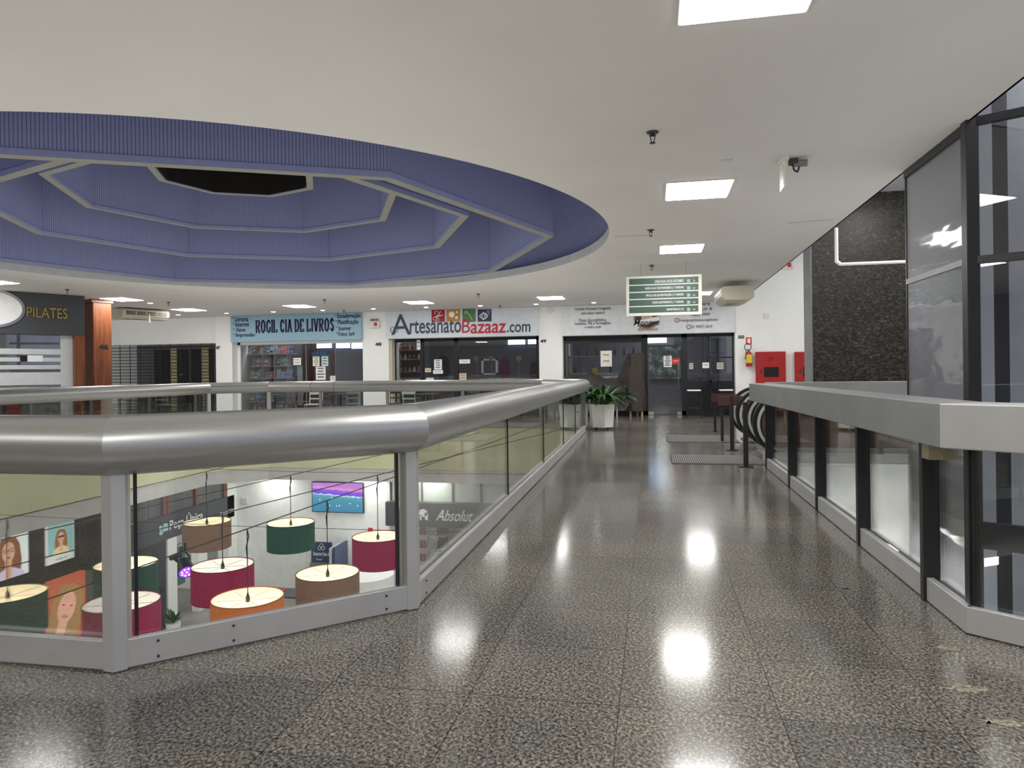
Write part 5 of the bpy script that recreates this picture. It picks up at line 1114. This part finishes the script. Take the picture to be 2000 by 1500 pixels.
# dark poster wall
b = MB(); b.box(LX-.12, LX-.02, 6.0, 11.9, LZ, -1.32); struct(b.build('wall_posters', pm('near_black_wall', (.018, .013, .013), .5)), 'near-black wall carrying glasses posters', 'wall')
def pr(n, c): return pm(n, c, .5, emit=.38)  # glow put into the print colours; only the two upper posters are lightboxes
skin = pr('glow_print_skin', 'd0a084'); lipc = pr('glow_print_lips', 'a04048'); inkd = pm('print_black', '1a1414', .5); M_lbox = pm('lightbox_white', (.80, .80, .78), .5, emit=.25)
def portrait(y0, y1, z0, z1, bg, hair, cloth, gl, label, txt=None, tilt=0, sun=False, zoom=1.0, border=None):
    t = thing('glasses_poster', label, 'poster', (LX, (y0+y1)/2, z0), 'glasses posters on the dark wall'); m = MB(); m.box(LX-.019, LX+.02, y0, y1, z0, z1); m.build('board', border or bg, t)
    w, h = y1-y0, z1-z0; bt = .12 if border else 0; m = MB()
    m.cur = 0; m.pl((LX, 0), UY, [(y0+w*bt*.3, z0+h*bt*1.6), (y1-w*bt*.3, z0+h*bt*1.6), (y1-w*bt*.3, z1-h*bt*.3), (y0+w*bt*.3, z1-h*bt*.3)], .022)
    cx_, cz_ = y0+w*.5, z0+h*.60; s = w*.5*zoom
    T = lambda pts: [(cx_+(a*math.cos(tilt)-b_*math.sin(tilt))*s, cz_+(a*math.sin(tilt)+b_*math.cos(tilt))*s) for a, b_ in pts]
    lo = y0+w*bt*.3; hi = y1-w*bt*.3; zl = z0+h*bt*1.6; zh = z1-h*bt*.3
    def cl(pts): return [(min(max(a, lo), hi), min(max(b_, zl), zh)) for a, b_ in pts]
    m.cur = 1; m.pl((LX, 0), UY, cl(T([(-.62, -1.3), (.7, -1.3), (.78, -.5), (.66, .3), (.45, .66), (0, .78), (-.42, .66), (-.6, .2), (-.72, -.5)])), .024)
    m.cur = 3; m.pl((LX, 0), UY, cl(T([(-.95, -2.4), (.95, -2.4), (.85, -1.15), (.3, -.85), (-.3, -.85), (-.85, -1.15)])), .026)
    m.cur = 2; m.pl((LX, 0), UY, cl(T([(-.2, -1.35), (.2, -1.35), (.18, -.4), (-.18, -.4)])), .028); m.pl((LX, 0), UY, cl(T(ell(0, -.02, .36, .52, 24))), .030)
    m.cur = 4
    for sx in (-1, 1):
        e = ell(sx*.17, .06, .155, .12, 16)
        if sun: m.pl((LX, 0), UY, cl(T(e)), .033)
        else:
            e2 = ell(sx*.17, .06, .125, .092, 16)
            for k in range(16): m.pl((LX, 0), UY, cl(T([e[k], e[(k+1) % 16], e2[(k+1) % 16], e2[k]])), .033)
            m.cur = 6; m.pl((LX, 0), UY, cl(T(ell(sx*.17, .05, .05, .025, 10))), .032); m.cur = 4
    m.pl((LX, 0), UY, cl(T([(-.04, .09), (.04, .09), (.04, .06), (-.04, .06)])), .033)
    m.cur = 5; m.pl((LX, 0), UY, cl(T(ell(0, -.30, .13, .045, 12))), .033)
    if zoom > 1.2: m.cur = 7; m.pl((LX, 0), UY, cl(T(ell(0, -.295, .10, .025, 12))), .035)
    m.build('print', [bg, hair, skin, cloth, gl, lipc, inkd, M_paper], t)
    if txt: text(txt, 'lettering', M_gink, t, (LX, 0), UY, (y0+w*.32, y1-w*.3, z0+h*.06, z0+h*.10), off=.025, space=1.3)
y0, z1 = onL(88, 1022); y1, _ = onL(142, 1008); z0 = onL(88, 1106)[1]
portrait(y0, y1, z0, z1-.02, pr('print_teal', '86b0b0'), pr('print_hair_b', '8a5c30'), pr('print_yellow', 'd8c890'), inkd, 'smaller poster of a woman in sunglasses and yellow shirt', 'FURLA', sun=True, zoom=.62, border=M_lbox)
ya, za = onL(52, 1033); yb_, _ = onL(-30, 1040); z0 = onL(0, 1135)[1]
portrait(yb_, ya, z0, -1.40, pr('print_white', 'd8dcdc'), pr('print_hair_a', '7a4a2c'), pr('print_lilac', 'c0b8d0'), inkd, 'poster of a long-haired woman in dark glasses at the frame edge', zoom=.85)
y0, _ = onL(88, 1200); y1, _ = onL(165, 1200); z1 = onL(125, 1125)[1]
portrait(y0, y1, -3.95, z1, pr('glow_print_orange', 'b0563a'), pr('glow_print_hair_c', '9a7446'), pr('glow_print_grey', '6a6478'), pr('glow_print_pink', 'e0909a'), 'large orange poster of a smiling blonde woman in pink glasses', tilt=-.35, zoom=1.25)
# hanging speaker of black mesh
q0 = onx(180, 1040, -10.75); ms = thing('mesh_lantern', 'tall black lattice cylinder hanging beside the posters', 'lantern', (-10.75, q0.y, -2.6)); m = MB(); y = q0.y; ztop = -1.33; zbt = onx(180, 1108, -10.75).z
for k in range(20):
    for s in (1, -1):
        pts = []
        for j in range(9): a = 2*pi*k/20+s*j*.35; pts.append((-10.75+.22*math.cos(a), y+.22*math.sin(a), ztop+(zbt-ztop)*j/8))
        m.path(pts, .008, 4)
m.build('mesh', M_black, ms); m = MB(); m.rod((-10.75, y, zbt), (-10.75, y, zbt+.03), .23, 20); m.rod((-10.75, y, ztop-.03), (-10.75, y, ztop), .23, 20); m.rod((-10.75, y, zbt+.05), (-10.75, y, ztop), .13, 14); m.build('core', M_black, ms)
# script shop on the right below
t = thing('shop_sign', 'dark fascia with white cursive Absolut lettering on the storey below', 'shop sign', (-4, WY, -2.53)); m = MB(); m.box(-6.67, 1.2, WY-.25, WY, -2.55, -1.95); m.build('panel', M_char, t)
r = px_rect(852, 925, 996, 1018, WY-.25); text('Absolut', 'lettering', M_paper, t, (0, WY-.25), UX, r, shear=.5, bold=.0)
r = px_rect(818, 836, 993, 1016, WY-.25); m = MB(); c_, d_ = (r[0]+r[1])/2, (r[2]+r[3])/2
m.slab((0, WY-.25), UX, ell(c_, d_+.03, .11, .10, 14), .006); m.slab((0, WY-.25), UX, [(c_-.1, d_-.02), (c_-.04, d_-.02), (c_-.04, d_-.15), (c_-.08, d_-.15)], .006); m.slab((0, WY-.25), UX, [(c_+.04, d_+.05), (c_+.13, d_+.02), (c_+.12, d_-.15), (c_+.05, d_-.13)], .006); m.build('logo', M_paper, t)
cw = thing('clerestory_window', 'pale window strip above the Absolut fascia', 'window', (-4, WY, -1.9)); m = MB(); m.box(-6.6, 1.2, WY-.02, WY, -1.95, -1.34); m.build('pane', pm('pale_mint_glass', (.50, .55, .50), .3), cw)
for px in (765, 826, 886, 941): x = ony(px, 960, WY).x; m = MB(); m.box(x-.02, x+.02, WY-.05, WY-.02, -1.95, -1.34); m.build('mullion', M_char, cw)
# interior of it
b = MB(); b.box(-6.7, -6.62, WY-.1, WY+1.8, LZ, -1.34); struct(b.build('wall_lower_return', M_white))
for k, (px, c_, l) in enumerate(((822, 'b03040', 'shelf of red products inside the Absolut shop'), (845, 'd8d8d8', 'pale shelf of bottles inside the Absolut shop'), (862, '3a3a40', 'dark cabinet inside the Absolut shop'))):
    x = ony(px, 1060, WY+.8).x; un = thing('product_shelf', l, 'shelf', (x, WY+.8, LZ)); m = MB(); m.box(x-.14, x+.14, WY+1.0, WY+1.03, LZ, -2.3); m.build('back_panel', M_white if k < 2 else M_char, un)
    for z in (-4.1, -3.7, -3.35, -3.0, -2.65): m = MB(); m.box(x-.14, x+.14, WY+.75, WY+1.0, z-.02, z); m.build('shelf', M_white, un)
    for z in (-3.7, -3.35, -3.0, -2.65):
        m = MB(); 
        for j in range(3): m.rod((x-.09+j*.09, WY+.85, z), (x-.09+j*.09, WY+.85, z+.18), .03, 8)
        m.build('products', pm('product_%d' % k, c_, .5), un)
# ATM
ax, ay = -8.25, 16.35; at = thing('cash_machine', 'white and blue Banrisul cash machine with lit header', 'cash machine', (ax, ay, LZ)); x0 = ax-.35; x1 = ax+.35
navy = pm('navy_panel', (.03, .05, .13), .4)
m = MB(); m.box(x0, x1, ay-.1, ay+.5, LZ, LZ+.95); m.build('cabinet', M_offwhite, at, bevel=.02); m = MB(); m.box(x0+.08, x1-.08, ay+.05, ay+.1, LZ+.98, LZ+1.56); hd = m.build('header', navy, at)
m = MB(); m.box(x0, x0+.07, ay-.1, ay+.5, LZ+.95, LZ+1.4); m.build('side_screen', M_offwhite, at); m = MB(); m.box(x1-.07, x1, ay-.1, ay+.5, LZ+.95, LZ+1.45); m.build('side_screen', M_offwhite, at)
m = MB(); m.box(x0+.1, x1-.1, ay-.05, ay+.05, LZ+.95, LZ+1.05); m.build('keypad_shelf', M_alud, at); m = MB(); m.box(x0+.2, x0+.38, ay-.06, ay-.05, LZ+.96, LZ+1.03); m.build('display', pm('lcd_green', (.1, .2, .1), .3), at)
text('banrisul', 'lettering', M_paper, hd, (0, ay+.05), UX, (x0+.13, x1-.13, LZ+1.22, LZ+1.32), bold=.01); text('Saque', 'small_lettering', M_paper, hd, (0, ay+.05), UX, (x0+.2, x1-.33, LZ+1.10, LZ+1.15))
m = MB()
for dx, dz in ((0, .06), (-.05, -.01), (.05, -.01)):
    for k in range(14): a, c_ = 2*pi*k/14, 2*pi*(k+1)/14; m.path([(ax+dx+.045*math.cos(a), ay+.043, LZ+1.42+dz+.045*math.sin(a)), (ax+dx+.045*math.cos(c_), ay+.043, LZ+1.42+dz+.045*math.sin(c_))], .006, 4)
m.build('logo', M_paper, hd)
m = MB(); m.box(ax+.42, ax+.48, ay-.2, ay+.55, LZ, LZ+1.5); tag(m.build('privacy_screen', navy), 'navy privacy screen standing right of the cash machine', 'screen')
m = MB(); m.lathe([(0, 0), (.7, 0), (.7, .9), (0, .9)], (-6.95, 16.1, LZ), 24); tag(m.build('round_counter', M_white, smooth=True), 'round white counter below the right crimson lampshade', 'counter')
m = MB(); m.box(-8.9, -7.9, 14.6, 15.2, LZ+.72, LZ+.76); dk = tag(m.build('counter_desk', M_char), 'dark desk corner below the beige lampshade', 'desk')
for x in (-8.85, -7.95): m = MB(); m.box(x-.03, x+.03, 14.65, 15.15, LZ, LZ+.72); m.build('leg', M_char, dk)
m = MB(); m.box(-8.75, -8.45, 14.8, 15.0, LZ+.76, LZ+.80); tag(m.build('booklet', M_redl), 'red booklet lying on the dark desk', 'booklet')
q = px_rect(472, 484, 972, 984, WY); m = MB(); m.box(q[0], q[1], WY-.03, WY, q[2], q[3]); tag(m.build('thermostat', M_offwhite, bevel=.005), 'small white box on the lower white wall', 'thermostat')
q = px_rect(719, 728, 1031, 1039, WY); m = MB(); m.box(q[0], q[1], WY-.01, WY, q[2], q[3]); tag(m.build('ban_sticker', M_redl), 'small red and white sticker on the lower white wall', 'sticker')
q = px_rect(893, 918, 932, 943, 15.97); m = MB(); m.box(q[0], q[1], 16.0, 16.03, -1.28, -1.1); tag(m.build('vent_grille', M_lip), 'grey vent grille in the pale band below the far slab edge', 'vent')
q = onx(76, 941, -10.4)
# potted plant and small things near the clothes shop
m = MB(); rnd = random.Random(3)
pt = onz(320, 1195, LZ+.2); pb = thing('flower_pot', 'small leafy pot standing before the clothes shop', 'potted plant', (-10.6, 13.9, LZ)); m.lathe([(0, 0), (.12, 0), (.16, .28), (0, .28)], (-10.6, 13.9, LZ), 12); m.build('pot', M_white, pb)
m = MB()
for k in range(30):
    a = rnd.uniform(0, 6.28); p = Vector((-10.6, 13.9, LZ+.27)); d = Vector((math.cos(a)*.2, math.sin(a)*.2, rnd.uniform(.05, .3))); s = Vector((-math.sin(a), math.cos(a), 0))*.05; m.add([p, p+d*.6+s, p+d*1.1, p+d*.6-s], [(0, 1, 2, 3)])
m.build('foliage', M_leaf, pb)

# ---------------------------------------------------------------- lampshades on cables
lz = -1.1
def shade(px, py, cname, col_, inn, anchor_py, label, tilt=0, lit=.9, first=None):
    p = onz(px, py, lz); d = ray(px, anchor_py); k = math.hypot(p.x, p.y)/math.hypot(d.x, d.y); za = min(EYE+d.z*k, -.02)
    t = thing('drum_lampshade', label, 'lampshade', (p.x, p.y, lz), 'drum lampshades hanging in the void'); r, h = .375, .43
    m = MB(); m.lathe([(r, 0), (r, -h), (r-.006, -h), (r-.006, -.002)], (p.x, p.y, lz), 48); 
    # outer and inner faces carry different cloth
    n = len(m.f); m.mi = [0 if (i % 3) != 2 else 1 for i in range(n)]
    m.build('shade', [pm('cloth_'+cname, col_, .85, noise=.08, scale=40), pm('lining_'+inn, {'cream': (.80, .74, .58), 'white': (.84, .81, .81), 'peach': (.84, .71, .56)}[inn], .8)], t, smooth=True)
    m = MB(); m.lathe([(r+.002, .003), (r+.002, -.006), (r-.008, -.006), (r-.008, .003), (r+.002, .003)], (p.x, p.y, lz), 48); m.build('rim', pm('rim_'+cname, tuple(x*.55 for x in lin(col_)), .7), t)
    m = MB()
    for j in range(3): a = j*pi/3+.4; m.rod((p.x-r*math.cos(a), p.y-r*math.sin(a), lz-.03), (p.x+r*math.cos(a), p.y+r*math.sin(a), lz-.03), .0025, 5)
    m.build('spider', M_alud, t)
    m = MB(); m.rod((p.x, p.y, lz+.01), (p.x, p.y, lz-.05), .022, 10); m.rod((p.x, p.y, lz+.01), (p.x, p.y, lz+.05), .016, 8, .006); m.build('socket', M_black, t)
    m = MB(); m.lathe([(.012, -.05), (.035, -.09), (.035, -.12), (0, -.15)], (p.x, p.y, lz), 12); m.build('bulb', emis('warm_bulb', (1, .82, .55), .6), t, smooth=True)
    m = MB(); m.rod((p.x, p.y, lz+.04), (p.x, p.y, za), .0055, 6); m.build('flex', M_black, t)
    m = MB(); m.path([(p.x, p.y, za), (p.x+.02, p.y, za-.08), (p.x-.012, p.y, za-.2), (p.x, p.y, za-.32)], .007, 5); m.build('twisted_slack', M_black, t)
    # light through the shade top from its bulb
    if lit:
        li = bpy.data.lights.new('bulb_light', 'POINT'); li.energy = 3.2*lit; li.color = (1, .86, .66); li.shadow_soft_size = .05
        lo_ = bpy.data.objects.new('bulb_light', li); COL.objects.link(lo_); lo_.parent = t; lo_.location = (0, 0, -.22)
    return Vector((p.x, p.y, za))
L = {}
L['g1'] = shade(568, 1020, 'green', '1c4636', 'peach', 928, 'dark green lampshade in front of the white wall', lit=1)
L['b1'] = shade(640, 1118, 'beige', '7d6350', 'cream', 978, 'beige lampshade just left of the cash machine, nearest of the two beige ones')
L['r1'] = shade(738, 1047, 'crimson', '8c1c44', 'peach', 928, 'crimson lampshade beside the aluminium post, furthest to the right')
L['o1'] = shade(484, 1166, 'orange', 'c06a38', 'peach', 1033, 'orange lampshade, the only one, low in the middle pane')
L['r2'] = shade(435, 1103, 'crimson', '8c1c44', 'white', 1003, 'crimson lampshade with white lining behind the orange one', lit=.4)
L['b2'] = shade(404, 1018, 'beige', '7d6350', 'cream', 921, 'beige lampshade in front of the Peça Única fascia', lit=.5)
L['g2'] = shade(14, 1160, 'green', '14402e', 'cream', 1012, 'dark green lampshade at the bottom left beside the orange poster')
L['g3'] = shade(246, 1100, 'green', '1c5040', 'cream', 1000, 'green lampshade partly hidden by the aluminium corner post')
L['r3'] = shade(238, 1175, 'crimson', '8c1c44', 'white', 1040, 'crimson lampshade behind the aluminium corner post', lit=.3)
# carrying cables between the slab edges
def cable(name, pts, label, r=.006):
    m = MB(); m.path(pts, r, 6); return tag(m.build(name, M_black), label, 'cable', 'cables strung across the void')
def ext(p, d, t): return p+d*t
def strand(a, c, label):
    d = (c-a); d.normalize(); d = Vector((d.x, d.y, d.z)); pts = [a-d*((a-c).length*0)]
    # run both ways until the void edge
    def run(p, d):
        t = 0
        while t < 14:
            q = p+d*t
            if not (-10.38 < q.x < -1.42 and 2.8 < q.y < 15.9): break
            t += .05
        return p+d*t
    return cable('support_cable', [run(a, -d), a, c, run(c, d)], label)
strand(L['g2'], L['b2'], 'cable carrying the left green and the far beige lampshades')
strand(L['g3'], L['g1'], 'cable carrying the two green lampshades')
strand(L['o1'], L['b1'], 'cable carrying the orange and near beige lampshades')
strand(L['r2'], L['r1'], 'cable carrying the two crimson lampshades of the middle pane')
for y_, px, py, l in ((11.5, 600, 922, 'thin wire crossing the void above the green lampshade'), (9.0, 500, 1029, 'thin wire crossing the void just above the crimson lampshades')):
    z = ony(px, py, y_).z; cable('support_cable', [(-10.38, y_, z+.05), (-6, y_, z), (-1.42, y_, z+.03)], l, .004)
# stage light
p = onz(362, 1108, -1.15); sl = thing('stage_light', 'black stage spotlight glowing violet between the lampshades', 'spotlight', (p.x, p.y, p.z)); x, y, z = p
dv = Vector((.55, -.45, -.5)).normalized(); a = Vector((x, y, z)); m = MB(); m.rod(a-dv*.10, a+dv*.08, .075, 16, .11); m.build('housing', M_black, sl, smooth=True)
m = MB(); m.rod(a+dv*.081, a+dv*.083, .095, 16); m.build('lens', pm('violet_lens', (.08, .02, .4), .3, emit=2), sl)
m = MB()
u_ = dv.orthogonal().normalized(); w_ = dv.cross(u_)
for k in range(9): aa = 2*pi*k/8; q = a+dv*.088+(u_*math.cos(aa)+w_*math.sin(aa))*(.06 if k < 8 else 0); m.rod(q-dv*.003, q+dv*.002, .013, 8)
m.build('led_dot', emis('pink_led', (1, .15, .75), 3), sl)
m = MB(); m.path([tuple(a-w_*.12), tuple(a-w_*.12+Vector((0, 0, .2))), tuple(a+w_*.12+Vector((0, 0, .2))), tuple(a+w_*.12)], .012); m.rod(a+Vector((0, 0, .2)), a+Vector((0, 0, .32)), .02); m.build('yoke', M_black, sl)
m = MB(); q = onz(340, 1098, -1.1); m.rod(tuple(a), (q.x, q.y, -1.05), .02); m.rod((q.x-.05, q.y, -1.05), (q.x+.08, q.y, -1.0), .035); m.build('clamp', M_black, sl)

# floor marks
rnd = random.Random(11)
for k, (px, py, rx, ry, l) in enumerate(((1850, 1266, .085, .045, 'pale worn patch on the tiles nearest the stairwell railing'), (1885, 1345, .09, .05, 'second pale worn patch, closer to the viewer'), (1965, 1412, .11, .03, 'pale scuff at the lower corner by the railing'))):
    p = onz(px, py, 0); m = MB(); m.add([(p.x+rx*rnd.uniform(.45, 1.1)*math.cos(a), p.y+ry*rnd.uniform(.45, 1.1)*math.sin(a), .0012) for a in [2*pi*i/22 for i in range(22)]], [tuple(range(22))]); tag(m.build('floor_patch', ramp_noise('worn_patch_%d' % k, [(.42, '55514a'), (.6, 'a8a08a')], 60, .5)), l, 'floor patch')
for k, (px, py, rx, ry, l) in enumerate(((1432, 1366, .022, .014, 'dark oval mark on a walkway tile'), (1652, 1150, .02, .01, 'small dark spot on the tiles near the right railing'))):
    p = onz(px, py, 0); m = MB(); m.add([(p.x+rx*math.cos(a), p.y+ry*math.sin(a), .0015) for a in [2*pi*i/16 for i in range(16)]], [tuple(range(16))]); tag(m.build('floor_mark', M_black), l, 'floor mark')
